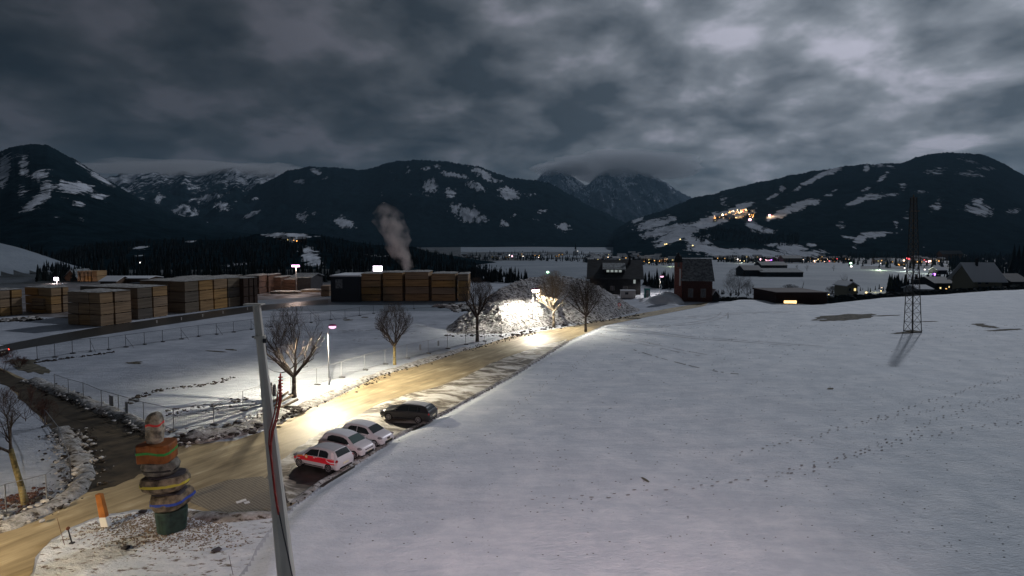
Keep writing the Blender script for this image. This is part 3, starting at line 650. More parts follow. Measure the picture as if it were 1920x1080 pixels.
track([(560, 628), (640, 622), (720, 616), (830, 609)], .25, 'rut_soil', 1.7, broken=.45, seed=7)
track([(580, 650), (660, 640), (740, 628), (790, 622)], .22, 'rut_soil', 1.7, broken=.6, seed=8)
track([(120, 700), (220, 690), (330, 680), (430, 672)], .2, 'track_snow', 1.7, broken=.5, seed=9)
# ------------------------------------------------------------------ earth heap beside the road
rubble = snow_material('rubble_snow', low=(0.42, 0.42, 0.43), high=(0.72, 0.72, 0.73), dirt_at=0.465, dirt=(0.05, 0.042, 0.035), bumps=0.25, patch_scale=.5)
hp = np.array([(828, 624), (850, 606), (875, 585), (900, 566), (930, 546), (960, 531), (985, 522), (1010, 517), (1040, 514), (1070, 517), (1100, 526), (1130, 540), (1160, 557), (1185, 573), (1204, 583)], float)
hb = np.array([(828, 624), (860, 627), (940, 627), (1000, 616), (1060, 609), (1100, 605), (1150, 597), (1204, 583)], float)
px = np.arange(828, 1204.1, 1.0)
yb_ = np.interp(px, hb[:, 0], hb[:, 1]); yt_ = np.interp(px, hp[:, 0], hp[:, 1]); k = np.ones(25) / 25; yt_ = np.convolve(np.pad(yt_, 12, 'edge'), k, 'valid')
Yf = 16.5 * F / (yb_ - 455); W_ = 17 * np.sin(np.pi * (px - 826) / 380) ** .6 + .3
Yr_ = Yf + W_
zt = np.maximum(0.02, CAM_H + Yr_ * (-st + (PPY - yt_) / F * ct) / (ct + (PPY - yt_) / F * st))
t = np.linspace(0, 2, 150)[:, None]
Y = Yf[None] + W_[None] * t; X = (px[None] - 960) / F * Y
Z = zt[None] * np.where(t <= 1, t ** .92, np.maximum(0, 2 - t) ** .92)
e = np.clip(np.minimum(t, 2 - t) * 5, 0, 1) * np.clip(zt[None] / 1.5, 0, 1)
Z = Z + e * (.9 * (fbm(X * .35, Y * .35, 5) - .5) + .55 * (fbm(X * 2.0, Y * 2.0, 3) - .5)) - .02
heap = grid_mesh('earth_heap', X, Y, Z, 'rubble_snow', label='big snow dusted heap of excavated earth beside the road', category='heap') if False else None
me_o = grid_mesh('earth_heap', X, Y, Z, 'rubble_snow'); tag(me_o, 'big snow dusted heap of excavated earth beside the road', 'earth heap')
mat('dark_soil', (0.045, 0.036, 0.03), rough=0.95, vary=0.5, scale=1.5, bump=0.04)
mat('snow_clod', (0.62, 0.64, 0.67), rough=0.85, spec=.15)
mat('clod_snow', (0.50, 0.48, 0.46), rough=0.9, spec=.1, vary=.3, scale=3)
def scatter_clods(name, label, pts, n, rmin, rmax, spread, m, seed=1, sq=.6, lift=0.0, sur=None):
    rr = random.Random(seed); mb = MB()
    Lp = [Vector((*flat(*p), 0)) for p in pts]; seg = [(b - a).length for a, b in zip(Lp[:-1], Lp[1:])]; tot = sum(seg)
    for _ in range(n):
        u = rr.random() * tot; i = 0
        while i < len(seg) - 1 and u > seg[i]: u -= seg[i]; i += 1
        a, b = Lp[i], Lp[i + 1]; d = (b - a).normalized(); q = a + d * u + Vector((-d.y, d.x, 0)) * rr.gauss(0, spread)
        r = rmin + (rmax - rmin) * rr.random() ** 2.5
        mb.ico((q.x, q.y, hz(q.x, q.y) + r * .15 + lift), r, (rr.uniform(.8, 1.5), 1, sq * rr.uniform(.7, 1.2)), jit=.35, rnd=rr)
    return build(name, mb, m, kind='stuff', label=label)
def ridge(name, label, pts, wid, hgt, m, seed=2, step=.35):
    """a low lumpy bank of ploughed snow along a polyline"""
    Lp = [Vector((*flat(*p), 0)) for p in pts]; P = []
    for a, b in zip(Lp[:-1], Lp[1:]):
        k = max(1, int((b - a).length / step)); P += [a.lerp(b, i / k) for i in range(k)]
    P.append(Lp[-1]); n = len(P); nc = 13
    Xg = np.zeros((n, nc)); Yg = np.zeros((n, nc)); Zg = np.zeros((n, nc))
    for i, p in enumerate(P):
        d = (P[min(i + 1, n - 1)] - P[max(i - 1, 0)]).normalized(); s = Vector((-d.y, d.x, 0))
        w_ = wid * (.7 + .6 * vnoise(i * .13 + seed, seed)); hh = hgt * (.35 + 1.2 * vnoise(i * .22 + seed * 3, 1.5)) * min(1, i / 4, (n - 1 - i) / 4)
        for j in range(nc):
            v = j / (nc - 1) * 2 - 1; q = p + s * v * w_
            Xg[i, j], Yg[i, j] = q.x, q.y
            Zg[i, j] = (1 - v * v) ** .8 * hh if abs(v) < 1 else 0
            if abs(v) < 1: Zg[i, j] += .5 * hgt * (float(fbm(q.x * 2.2, q.y * 2.2, 3)) - .5) * (1 - v * v)
    Zg = Zg + H0(Xg, Yg) - .01
    return grid_mesh(name, Xg.T.copy(), Yg.T.copy(), Zg.T.copy(), m, kind='structure', label=label)
ridge('snow_bank', None, [(60, 712), (110, 735), (180, 762), (240, 786), (300, 812)], .8, .45, 'dirty_snow', 1)
ridge('snow_bank', None, [(330, 826), (380, 822), (440, 812), (500, 792), (545, 770)], 1.6, .65, 'dirty_snow', 4)
ridge('snow_bank', None, [(560, 768), (600, 750), (640, 732), (700, 705), (760, 688), (820, 670), (880, 652)], .9, .35, 'dirty_snow', 6)
ridge('snow_bank', None, [(112, 800), (150, 860), (160, 892), (140, 925), (90, 955), (20, 985), (-60, 1005)], .7, .35, 'dirty_snow', 8)
ridge('snow_bank', None, [(548, 945), (602, 905), (665, 868), (737, 820), (834, 773), (962, 703), (1064, 639)], .35, .16, 'dirty_snow', 11)
ridge('snow_bank', None, [(350, 962), (420, 972), (505, 966), (545, 950)], .5, .25, 'dirty_snow', 12)
scatter_clods('earth_clods', 'dark earth clods piled along the road corner', [(330, 828), (380, 824), (440, 812), (500, 793), (550, 768)], 650, .05, .32, .7, 'dark_soil', 2, lift=.25)
scatter_clods('snow_clods', 'lumps of ploughed snow along the road corner', [(330, 826), (440, 810), (550, 766)], 500, .05, .28, .9, 'clod_snow', 3, lift=.2)
scatter_clods('snow_clods', 'lumps of ploughed snow along the left side road', [(60, 714), (180, 764), (300, 815)], 420, .04, .22, .45, 'clod_snow', 4, lift=.2)
scatter_clods('earth_clods', 'dark clods in the bank along the left side road', [(60, 716), (180, 767), (300, 818)], 380, .04, .22, .5, 'dark_soil', 5, lift=.12)
scatter_clods('earth_clods', 'dark clods along the verge below the street lamp', [(560, 772), (640, 738), (760, 690), (880, 655), (1000, 624)], 620, .03, .16, .6, 'dark_soil', 6, lift=.1)
scatter_clods('snow_clods', 'broken snow lumps at the lower left bank', [(120, 810), (158, 880), (120, 935), (20, 985)], 420, .03, .2, .7, 'clod_snow', 7, lift=.15)
scatter_clods('earth_clods', 'dark earth between the snow lumps at the lower left bank', [(120, 810), (158, 880), (120, 935), (20, 985)], 420, .04, .2, .8, 'dark_soil', 8, lift=.12)
scatter_clods('earth_clods', 'dark lumps along the kerb of the parking strip', [(545, 948), (602, 907), (737, 822), (834, 775), (962, 705), (1064, 641)], 360, .03, .11, .15, 'dark_soil', 9, lift=.03)
scatter_clods('earth_clods', 'snow free clods at the foot of the earth heap', [(835, 628), (940, 630), (1040, 614), (1130, 603), (1204, 588)], 260, .08, .35, .8, 'dark_soil', 10)
scatter_clods('snow_clods', 'low snowy rubble between the timber and the heap', [(820, 576), (860, 572), (900, 580), (850, 582)], 200, .3, 1.0, 1.6, 'clod_snow', 11)
scatter_clods('earth_clods', 'dark rubble between the timber and the heap', [(820, 577), (860, 573), (900, 581), (850, 583)], 160, .3, .9, 1.6, 'dark_soil', 12)
scatter_clods('snow_clods', 'snowy brush heap beside the timber at the left edge', [(0, 604), (30, 598), (65, 600)], 240, .2, .7, .9, 'clod_snow', 13)
scatter_clods('earth_clods', 'dark brush in the heap at the left edge', [(0, 604), (30, 599), (65, 601)], 260, .2, .65, 1.0, 'dark_soil', 14)
scatter_clods('earth_clods', 'line of dark clods across the construction field', [(243, 758), (262, 744), (300, 731), (345, 727), (392, 721), (440, 706)], 150, .05, .22, .35, 'dark_soil', 21)
scatter_clods('earth_clods', 'dark debris inside the fence corner', [(310, 775), (360, 768), (420, 760), (470, 748)], 130, .05, .2, .9, 'dark_soil', 22)
scatter_clods('earth_clods', 'row of dark lumps below the braced fence', [(65, 680), (110, 674), (160, 668), (215, 660)], 110, .08, .25, .3, 'dark_soil', 23)
mat('pebble', (0.20, 0.155, 0.11), rough=0.9)
rr = random.Random(77); mb = MB()
isl = [(110, 1010), (190, 972), (260, 962), (340, 952), (430, 985), (470, 1010), (380, 1080), (60, 1080)]
while len(mb.f) < 20 * 2600:
    px_, py_ = rr.gauss(300, 95), rr.gauss(985, 22)
    if not inpoly(px_, py_, isl): continue
    q = flat(px_, py_); mb.ico((q[0], q[1], .02), rr.uniform(.015, .05), (1.3, 1, .6), rnd=rr)
build('gravel', mb, 'pebble', kind='stuff', label='brown gravel showing through snow round the sculpture')
flatpoly('gravel_bed', [flat(*p) for p in [(215, 972), (260, 960), (345, 951), (420, 968), (440, 980), (385, 1003), (330, 1012), (270, 1000), (225, 985)]], .006, 'thin_snow', jitter=.15)
flatpoly('traffic_island', [flat(*p) for p in [(60, 1090), (75, 1034), (120, 999), (190, 970), (250, 961), (340, 952), (420, 970), (500, 966), (540, 952), (500, 1000), (450, 1080), (430, 1300), (40, 1300)]], .003, 'thin_snow', jitter=.1)

# ------------------------------------------------------------------ bare trees
mat('twigs', (0.045, 0.034, 0.028), rough=.9)
def bare_tree(label, base, h, spread, trunk=.3, seed=1, bark='bark', lean=(0, 0), nmain=6, group=None, cat='tree', name='bare_tree', dens=1.0, rt=None):
    rr = random.Random(seed); root = empty(name, base, label=label, category=cat)
    if group: root['group'] = group
    rt = rt or h * .022; T = MB(); B = MB()
    top = Vector((lean[0], lean[1], h * trunk))
    pts = [Vector((0, 0, -.1)), top * .33 + Vector((rr.uniform(-.04, .04), 0, 0)) * h * .1, top * .66, top]
    T.path(pts, [rt * 1.35, rt * 1.05, rt, rt * .9], 8)
    cz = h * (trunk + 1) / 2; rz_ = h * (1 - trunk) / 2 * 1.08
    def inside(p): return ((p.x - lean[0]) / spread) ** 2 + ((p.y - lean[1]) / spread) ** 2 + ((p.z - cz) / rz_) ** 2 < 1.0
    def grow(p, d, ln, r, lev):
        n = 4 if lev < 2 else 3
        for i in range(n):
            d2 = (d + Vector((rr.gauss(0, .13), rr.gauss(0, .13), rr.gauss(.06, .08)))).normalized(); q = p + d2 * ln / n
            if lev > 0 and not inside(q): return
            B.tube(p, q, max(r, .006), max(r * .78, .005), 5 if lev < 2 else 3, cap=False)
            r *= .80; p = q; d = d2
            if lev < 4:
                for _ in range([1, 2, 2, 2][lev] if rr.random() < dens else 1):
                    a = rr.uniform(0, 6.28); u = d.orthogonal().normalized(); v = d.cross(u)
                    ang = rr.uniform(.35, .85)
                    dd = (d * math.cos(ang) + (u * math.cos(a) + v * math.sin(a)) * math.sin(ang) + Vector((0, 0, .12))).normalized()
                    grow(p, dd, ln * rr.uniform(.5, .72), r * .62, lev + 1)
    for k in range(nmain):
        a = 6.28 * k / nmain + rr.uniform(-.4, .4); el = rr.uniform(.5, 1.15) if k else 1.45
        s = top * rr.uniform(.82, 1.0)
        grow(s, Vector((math.cos(a) * math.cos(el), math.sin(a) * math.cos(el), math.sin(el))), h * (1 - trunk) * rr.uniform(.62, .85), rt * .62, 0)
    build('trunk', T, bark, root, world=False, smooth=True); build('branches', B, {'bark': 'twigs', 'bark_yellow': 'bark' if lean[0] else 'twigs'}.get(bark, bark), root, world=False)
    return root
mat('bark_yellow', (0.20, 0.16, 0.07), rough=0.9, vary=0.4, scale=6, bump=0.01)
def tree_px(label, bx, by, ty, half, **kw):
    b = G(bx, by); h = (by - ty) / F * b.y * 1.0; return bare_tree(label, b, h, half / F * b.y, **kw)
tree_px('wide bare tree left of the first street lamp', 552, 745, 568, 62, trunk=.24, seed=4, nmain=9, dens=.75)
tree_px('round bare tree with a yellowish trunk behind the fence', 740, 684, 566, 38, trunk=.34, seed=8, nmain=8, bark='bark_yellow', dens=.8)
tree_px('slender dark bare tree in front of the heap\'s left flank', 895, 641, 520, 34, trunk=.42, seed=12, nmain=8)
tree_px('bare tree lit up by the lamp in front of the heap', 1038, 613, 508, 37, trunk=.32, seed=15, nmain=9, bark='bark_pale', dens=.6)
tree_px('bare reddish tree at the road edge right of the lit one', 1098, 622, 518, 40, trunk=.30, seed=19, nmain=9)
b0 = G(48, 945); s0 = b0.y / F
bare_tree('leaning forked tree at the left edge lit from below', b0, 215 * s0, 46 * s0, trunk=.50, seed=23, lean=(-24 * s0, 0), nmain=3, bark='bark_yellow', dens=.45)  # yellow bark also carries the warm lamp light on this trunk
for (bx, by, ty, hf, sd, lb) in [(1383, 556, 500, 24, 31, 'big dark bare bush beside the chapel'), (1370, 556, 516, 18, 32, 'lower bare bush in front of the big one beside the chapel'), (1400, 556, 525, 15, 33, 'small bare bush right of the big one beside the chapel'),
        (1481, 556, 533, 20, 34, 'low leafless bushes behind the red garage'), (1560, 554, 536, 12, 36, 'small bush left of the tall poplar')]:
    b = G(bx, by); s = b.y / F; bare_tree(lb, b, (by - ty) * s, hf * s, trunk=.08, seed=sd, nmain=9, cat='bush', name='bare_bush', dens=.7, rt=.12)
b = G(1583, 553); s = b.y / F; bare_tree('tall narrow poplar left of the lit cream house', b, 46 * s, 6.5 * s, trunk=.08, seed=41, nmain=9, cat='tree', name='poplar', rt=.2)
for i, (bx, by, ty) in enumerate([(1495, 507, 496), (1513, 508, 494), (1563, 508, 496), (1502, 554, 520)]):
    b = G(bx, by); s = b.y / F; bare_tree('small lone tree standing in the valley snow field', b, (by - ty) * s, 4 * s, trunk=.25, seed=50 + i, nmain=4, dens=.2, group='lone trees in the valley snow field')
mat('red_twigs', (0.075, 0.030, 0.020), rough=0.9)
for (bx, by, ty, hf, sd, lb) in [(8, 700, 652, 26, 61, 'rusty bush at the left edge by the tail lights'), (48, 790, 715, 34, 62, 'rusty brown bush below the side road'), (15, 790, 725, 30, 65, 'brown twiggy bush at the left edge below the side road'), (85, 800, 745, 22, 63, 'small rusty shrub at the corner of the snow slope'), (38, 690, 668, 18, 64, 'low brushwood at the top of the side road')]:
    b = G(bx, by); s = b.y / F; bare_tree(lb, b, (by - ty) * s, hf * s, trunk=.05, seed=sd, nmain=7, bark='red_twigs', cat='bush', name='bare_bush', dens=.25, rt=.03)
# brushwood under the leaning tree and the timber pieces by the first tree
scatter_clods('dead_leaves', 'brown leaf litter under the leaning tree at the left edge', [(10, 935), (40, 945), (75, 940)], 420, .03, .12, .8, 'red_twigs', 15, lift=.08)

# ------------------------------------------------------------------ fences
mat('galvanised', (0.32, 0.33, 0.34), rough=0.5, metal=.5); mat('dark_steel', (0.05, 0.05, 0.055), rough=0.5, metal=.5)
mat('concrete_foot', (0.12, 0.12, 0.12), rough=0.9)
def fence(label, pts, h=2.0, brace=(), wires=True, m='galvanised', sign=()):
    P = [G(*p) for p in pts]; root = empty('mesh_fence', P[0], label=label, category='fence')
    for i, p in enumerate(P):
        o = MB(); o.tube(p + Vector((0, 0, -.05)), p + Vector((0, 0, h)), .035, n=6); build('post', o, m, root)
        d = (P[min(i + 1, len(P) - 1)] - P[max(i - 1, 0)]).normalized()
        o = MB(); o.box(p + Vector((d.y * .1, -d.x * .1, .07)), (.75, .26, .15), math.atan2(d.x, -d.y) + (i % 3) * .2); build('concrete_foot', o, 'concrete_foot', root, bevel=.02)
        if i in brace:
            n_ = Vector((d.y, -d.x, 0)); o = MB(); o.tube(p + Vector((0, 0, h * .8)), p + n_ * 1.3 + d * .5, .025, n=5); build('brace', o, m, root)
    for a, b in zip(P[:-1], P[1:]):
        up = Vector((0, 0, 1))
        o = MB(); o.tube(a + up * (h - .02), b + up * (h - .02), .026, n=5); build('top_rail', o, m, root)
        o = MB(); o.tube(a + up * .16, b + up * .16, .024, n=5); build('bottom_rail', o, m, root)
        if wires:
            o = MB(); ln = (b - a).length; n = min(26, max(6, int(ln / .16)))
            for k in range(1, n):
                q = a.lerp(b, k / n); o.tube(q + up * .16, q + up * h, .0045, n=3, cap=False)
            for k in range(1, 9): o.tube(a + up * (.16 + (h - .16) * k / 9), b + up * (.16 + (h - .16) * k / 9), .0045, n=3, cap=False)
            build('wire_mesh', o, m, root, kind='stuff')
    for (i, f, z, w_, hh) in sign:
        a, b = P[i], P[i + 1]; q = a.lerp(b, f); d = (b - a).normalized(); n_ = Vector((d.y, -d.x, 0))
        o = MB(); o.box(q + n_ * .05 + Vector((0, 0, z)), (w_, .02, hh), math.atan2(d.y, d.x)); build('notice_board', o, 'grey_sign', root)
    return root
mat('grey_sign', (0.35, 0.36, 0.36), rough=.6)
fence('mesh fence along the left side road down to the corner', [(103, 735), (129, 745), (157, 753), (191, 769), (223, 779), (270, 794), (326, 808)], sign=[(3, .62, 1.25, .8, 1.0), (4, .35, 1.0, .5, 1.0)])
fence('mesh fence from the corner towards the wide bare tree', [(326, 808), (401, 797), (456, 770), (498, 757), (546, 740)], wires=True)
fence('mesh fence behind the first street lamp, brightly lit', [(546, 740), (594, 722), (640, 708), (684, 694), (722, 683), (763, 672), (803, 663), (839, 654), (873, 646), (908, 640), (940, 632)], sign=[(5, .6, 1.2, .35, .8), (6, .5, 1.2, .35, .8)])
fence('long braced mesh fence along the far side of the construction field', [(70, 675), (103, 670), (136, 663), (170, 659), (204, 656), (236, 651), (271, 646), (305, 641), (340, 636), (372, 631), (406, 627), (438, 623), (471, 618), (508, 613), (545, 609), (583, 605)], brace=(3, 5, 8, 10, 12), m='dark_steel')
fence('mesh fence far behind the round bare tree', [(583, 605), (620, 600), (647, 597), (674, 592), (700, 588), (728, 585), (776, 579), (830, 577)], brace=(1,), m='dark_steel')
fence('mesh fence below the leaning tree at the lower left', [(-70, 1000), (12, 965), (88, 944), (133, 905)], h=1.9)
fence('broken fence along the edge of the left snow slope', [(133, 905), (112, 838), (85, 800)], h=1.6, wires=False, brace=(1,))

# ------------------------------------------------------------------ street lamps
mat('lamp_pole', (0.22, 0.22, 0.23), rough=.5, metal=.3); mat('lamp_housing', (0.25, 0.02, 0.12), rough=.5)
def emat(name, c, s): return mat(name, (0.02, 0.02, 0.02), emit=c, estr=s)
emat('lamp_glow', (1.0, .52, .78), 1.7); emat('lamp_glow_warm', (1.0, .80, .62), 22); emat('lamp_glow_pink', (1.0, .35, .85), 7)
def street_light_data(power, color):
    # street optics: the lens throws more light sideways than straight down
    ld = bpy.data.lights.new('lamp_light', 'SPOT'); ld.spot_size = R(160); ld.spot_blend = .35; ld.energy = power; ld.color = color; ld.shadow_soft_size = .12
    ld.use_nodes = True; t = ld.node_tree; em = t.nodes['Emission']
    tcn = t.nodes.new('ShaderNodeTexCoord'); sp_ = t.nodes.new('ShaderNodeSeparateXYZ'); L(t, tcn.outputs['Normal'], sp_.inputs[0])
    cz = mathn(t, 'MAXIMUM', mathn(t, 'ABSOLUTE', sp_.outputs['Z']), .16)
    L(t, mathn(t, 'POWER', cz, -1.7), em.inputs['Strength'])
    return ld
def street_lamp(label, bx, by, ty, power, color, head='lamp_glow', hs=.28, armdir=1, group='street lamps along the road', base=None, lampz=None):
    b = base or G(bx, by); h = lampz or (by - ty) / F * b.y
    root = empty('street_lamp', b, label=label, category='street lamp', group=group)
    o = MB(); o.path([b + Vector((0, 0, -.1)), b + Vector((0, 0, .9)), b + Vector((0, 0, h * .97))], [.075, .06, .04], 10); build('pole', o, 'lamp_pole', root, smooth=True)
    o = MB(); o.path([b + Vector((0, 0, h * .96)), b + Vector((.25 * armdir, -.05, h * 1.0)), b + Vector((.45 * armdir, -.1, h * 1.01))], .04, 8); build('arm', o, 'lamp_pole', root)
    hp_ = b + Vector((.55 * armdir, -.12, h))
    o = MB(); o.sphere(hp_ + Vector((0, 0, hs * .42)), hs, 14, 8, (1.35, .8, .38)); hh = build('lamp_head', o, 'lamp_housing', root, smooth=True)
    o = MB(); o.sphere(hp_ + Vector((0, -.02, -.03)), hs, 14, 8, (1.2, .8, .62)); build('glass', o, head, hh, smooth=True)
    if power:
        ld = street_light_data(power, color) or bpy.data.lights.new('lamp_light', 'SPOT'); ld.spot_size = R(158); ld.spot_blend = .45; ld.energy = power; ld.color = color; ld.shadow_soft_size = .12
        lo = bpy.data.objects.new('lamp_light', ld); lo.location = hp_ + Vector((0, -1.9, -.45)) - b; lo.parent = root; col.objects.link(lo)
    return root
WARM = (1.0, .86, .62)
street_lamp('tall street lamp with a pink glowing head by the wide bare tree', 617, 722, 610, 8000, (1.0, .89, .68), hs=.36)
street_lamp('dazzling street lamp in front of the heap', 999, 612, 544, 6800, (1.0, .92, .76), head='lamp_glow_warm', hs=.62)
street_lamp('street lamp with a pink head left of the chapel', 1237, 553, 518, 2000, (1.0, .9, .85), head='lamp_glow', hs=.5)
assumed_lamp_base = Vector((-36.0, 20.0, 0))
street_lamp('assumed unseen street lamp beyond the left edge lighting the sculpture', 0, 0, 0, 6500, (1.0, .80, .54), base=assumed_lamp_base, lampz=7.5)  # lamp out of view, assumed from shadows falling to the right
assumed_flood = empty('floodlight', (5, -2, 0), label='assumed unseen floodlight on a mast below the camera shining over the meadow', category='floodlight')  # assumed lamp out of view, added to brighten the foreground snow
o = MB(); o.tube((0, 0, 0), (0, 0, 11), .12, .08, 8); build('mast', o, 'lamp_pole', assumed_flood, world=False)
o = MB(); o.box((0, .15, 11.1), (.5, .25, .4), rx=R(-25)); build('housing', o, 'lamp_housing', assumed_flood, world=False)
ld = bpy.data.lights.new('lamp_light', 'SPOT'); ld.energy = 33000; ld.color = (1.0, .74, .76); ld.shadow_soft_size = .2; ld.spot_size = R(82); ld.spot_blend = 1.0
lo = bpy.data.objects.new('lamp_light', ld); lo.location = (0, .5, 11); lo.parent = assumed_flood; col.objects.link(lo)
lo.rotation_euler = Vector((.12, -1, .36)).to_track_quat('Z', 'Y').to_euler()

# ------------------------------------------------------------------ near pole with red cable
mat('pole_metal', (0.62, 0.58, 0.51), rough=.55, metal=.15, vary=.25, scale=3, stretch=(1, 1, .2), bump=.002, bscale=20)
PY_ = 8.0
pt = atY(481, 572, PY_); pb = atY(537, 1080, PY_); d = (pb - pt) / (pt.z - pb.z)
def pole_at(z): return pt + d * (pt.z - z)
root = empty('flag_pole', pole_at(0), label='tall grey tapered pole leaning in the left foreground', category='pole')
o = MB(); zs = [0, 4, pb.z, 10.2, 12.5, 14.0, pt.z]
zs = [0, 4, 8, pb.z, (pb.z + pt.z) / 2, pt.z - .9, pt.z]
rs = [.30, .24, .165, .125, .088, .062, .055]
n = 12; vs = []; 
for z, r_ in zip(zs, rs):
    c = pole_at(z)
    for i in range(n):
        a = 2 * math.pi * i / n; k = 1.0 if i % 2 else .93
        vs.append((c.x + r_ * k * math.cos(a), c.y + r_ * k * math.sin(a), c.z))
o.add(vs, [(j * n + i, j * n + (i + 1) % n, (j + 1) * n + (i + 1) % n, (j + 1) * n + i) for j in range(len(zs) - 1) for i in range(n)] + [tuple(range((len(zs) - 1) * n, len(zs) * n))])
build('shaft', o, 'pole_metal', root)
o = MB(); o.prism([(pt.x + a, pt.y + b) for a, b in ((-.17, -.05), (.09, -.07), (.10, .06), (-.16, .06))], pt.z, pt.z + .022); build('cap_plate', o, 'pole_metal', root, bevel=.004)
c = pole_at(pt.z - .46); o = MB(); o.tube(c + Vector((0, 0, -.025)), c + Vector((0, 0, .02)), .078, n=16); build('collar', o, 'pole_metal', root)
o = MB(); o.box(c + Vector((.085, -.03, -.05)), (.05, .05, .06)); build('bracket', o, 'dark_steel', root, bevel=.004)
o = MB(); o.box(c + Vector((-.09, 0, 0)), (.05, .03, .02)); build('bracket', o, 'dark_steel', root, bevel=.004)
mat('red_cable', (0.42, 0.045, 0.03), rough=.5)
croot = empty('cable', pole_at(0) + Vector((.35, 0, 0)), label='bundle of red cables hanging beside the tall grey pole', category='cable')
pathA = [(526, 700), (525, 725), (524, 752), (517, 785), (510, 808), (507, 832), (508, 855), (512, 890), (516, 925), (520, 950), (523, 965)]
for k, off in enumerate([(0, 0), (-5, 1), (3, 0)]):
    pts = []
    for i, (a, b_) in enumerate(pathA):
        f = max(0, 1 - i / 6.0) if i > 2 else 1
        pts.append(atY(a + off[0] * (.25 + .75 * math.sin(min(i, 6) / 6 * math.pi)), b_ + (10 * k if i == 0 else 0), 7.85 + k * .012))
    o = MB(); o.path(pts, .009 if k else .012, 6); build('strand', o, 'red_cable', croot, smooth=True)
o = MB(); o.path([atY(a, b_, 7.85) for a, b_ in [(523, 960), (531, 1000), (540, 1040), (549, 1085), (565, 1170)]] + [Vector((-2.0, 7.9, 0))], .010, 6); build('lower_cable', o, 'dark_steel', croot, smooth=True)
o = MB()
for i in range(6):
    c = atY(525.5, 708 + i * 6, 7.85); o.tube(c, c + Vector((0, 0, .012)), .028, n=10)
    o.tube(c, c + Vector((.035, 0, .01)), .008, n=5)
build('insulator', o, 'red_cable', croot)

# ------------------------------------------------------------------ painted boulder sculpture, marker post, small things on the island
mat('bucket_green', (0.022, 0.045, 0.036), rough=.6, vary=.4, scale=3); mat('stone_tan', (0.19, 0.155, 0.105), rough=.85, vary=.7, scale=2.2, bump=.10)
mat('stone_grey', (0.16, 0.155, 0.13), rough=.85, vary=.7, scale=2.2, bump=.10); mat('stone_dark', (0.05, 0.045, 0.05), rough=.8, vary=.5, scale=2, bump=.03)
mat('orange_bright', (0.42, 0.15, 0.03), rough=.6, vary=.25, scale=2)
mat('orange_paint', (0.21, 0.065, 0.012), rough=.6, vary=.35, scale=2); mat('stone_white', (0.32, 0.29, 0.22), rough=.8, vary=.7, scale=2.5, bump=.08)
mat('paint_red', (0.62, 0.03, 0.03), rough=.5); mat('paint_green', (0.02, 0.22, 0.04), rough=.5); mat('paint_yellow', (0.50, 0.44, 0.05), rough=.5)
mat('paint_blue', (0.03, 0.07, 0.35), rough=.5); mat('paint_black', (0.012, 0.012, 0.012), rough=.5); mat('paint_white', (0.75, 0.73, 0.68), rough=.6)
sb = G(323, 992); S = sb.y / F
sroot = empty('boulder_sculpture', sb, label='tall stack of painted boulders balanced on a green tub', category='sculpture')
def outline(w_, dp, seed, n=22, e=2.8):
    rr = random.Random(seed); ph = rr.uniform(0, 6)
    P = []
    for i in range(n):
        a = 2 * math.pi * i / n; c, s = math.cos(a), math.sin(a)
        k = (abs(c) ** e + abs(s) ** e) ** (-1 / e) * (1 + .07 * math.sin(3 * a + ph) + .04 * math.sin(5 * a + ph * 2))
        P.append((w_ / 2 * k * c, dp / 2 * k * s))
    return P
def boulder(cx, ytop, ybot, wpx, m, seed, prof, band=None, dpf=.85, tilt=(0, 0), e=2.8, name='boulder'):
    """prof: list of (height fraction, width scale)"""
    z0 = atY(cx, ybot, sb.y).z; z1 = atY(cx, ytop, sb.y).z; c = atY(cx, (ytop + ybot) / 2, sb.y); w_ = wpx * S
    O = outline(w_, w_ * dpf, seed, e=e); n = len(O); o = MB(); vs = []
    def pt_(u, v, f, k=1.0):
        return (c.x + u * k, sb.y + v * k, z0 + (z1 - z0) * f + tilt[0] * u + tilt[1] * v)
    for f, k in prof:
        for i, (u, v) in enumerate(O):
            kk = k * (1 + .05 * mnoise.noise((u * 3 + seed, v * 3, f * 3)))
            vs.append(pt_(u, v, f, kk))
    m_ = len(prof)
    fs = [(j * n + i, j * n + (i + 1) % n, (j + 1) * n + (i + 1) % n, (j + 1) * n + i) for j in range(m_ - 1) for i in range(n)]
    fs += [tuple(range(n))[::-1], tuple(range((m_ - 1) * n, m_ * n))]
    o.add(vs, fs); bo = build(name, o, m, sroot, bevel=.03, smooth=False)
    if band:
        fb, hb_, mm, kb, sag = band; o = MB(); vs = []; kb = float(np.interp(fb, [q[0] for q in prof], [q[1] for q in prof])) * 1.0
        for dz, dk in ((-hb_, .96), (-hb_, 1.012), (hb_, 1.012), (hb_, .96)):
            for i, (u, v) in enumerate(O):
                f = fb + dz / (z1 - z0) + .03 * math.sin(i * .9)
                vs.append(pt_(u, v, f, kb * dk))
        o.add(vs, [(j * n + i, j * n + (i + 1) % n, ((j + 1) % 4) * n + (i + 1) % n, ((j + 1) % 4) * n + i) for j in range(4) for i in range(n)])
        build('painted_band', o, mm, bo)
    return bo
boulder(322, 951, 993, 53, 'bucket_green', 1, [(0, .86), (.1, .9), (.9, 1.02), (1, 1.02)], e=2.0, dpf=1, name='tub')
boulder(320, 921, 956, 72, 'stone_tan', 2, [(0, .50), (.25, .86), (.55, 1.02), (.9, .94), (1, .86)], band=(.60, .07, 'paint_blue', 1.02, .6), tilt=(.10, 0))
boulder(320, 917, 922, 60, 'stone_dark', 12, [(0, .9), (.5, 1), (1, .9)])
boulder(311, 889, 918, 80, 'stone_tan', 3, [(0, .66), (.3, .94), (.65, 1.02), (1, .94)], band=(.58, .075, 'paint_yellow', 1.02, .5), tilt=(.04, 0))
boulder(314, 886, 890, 66, 'stone_dark', 13, [(0, .9), (1, .95)])
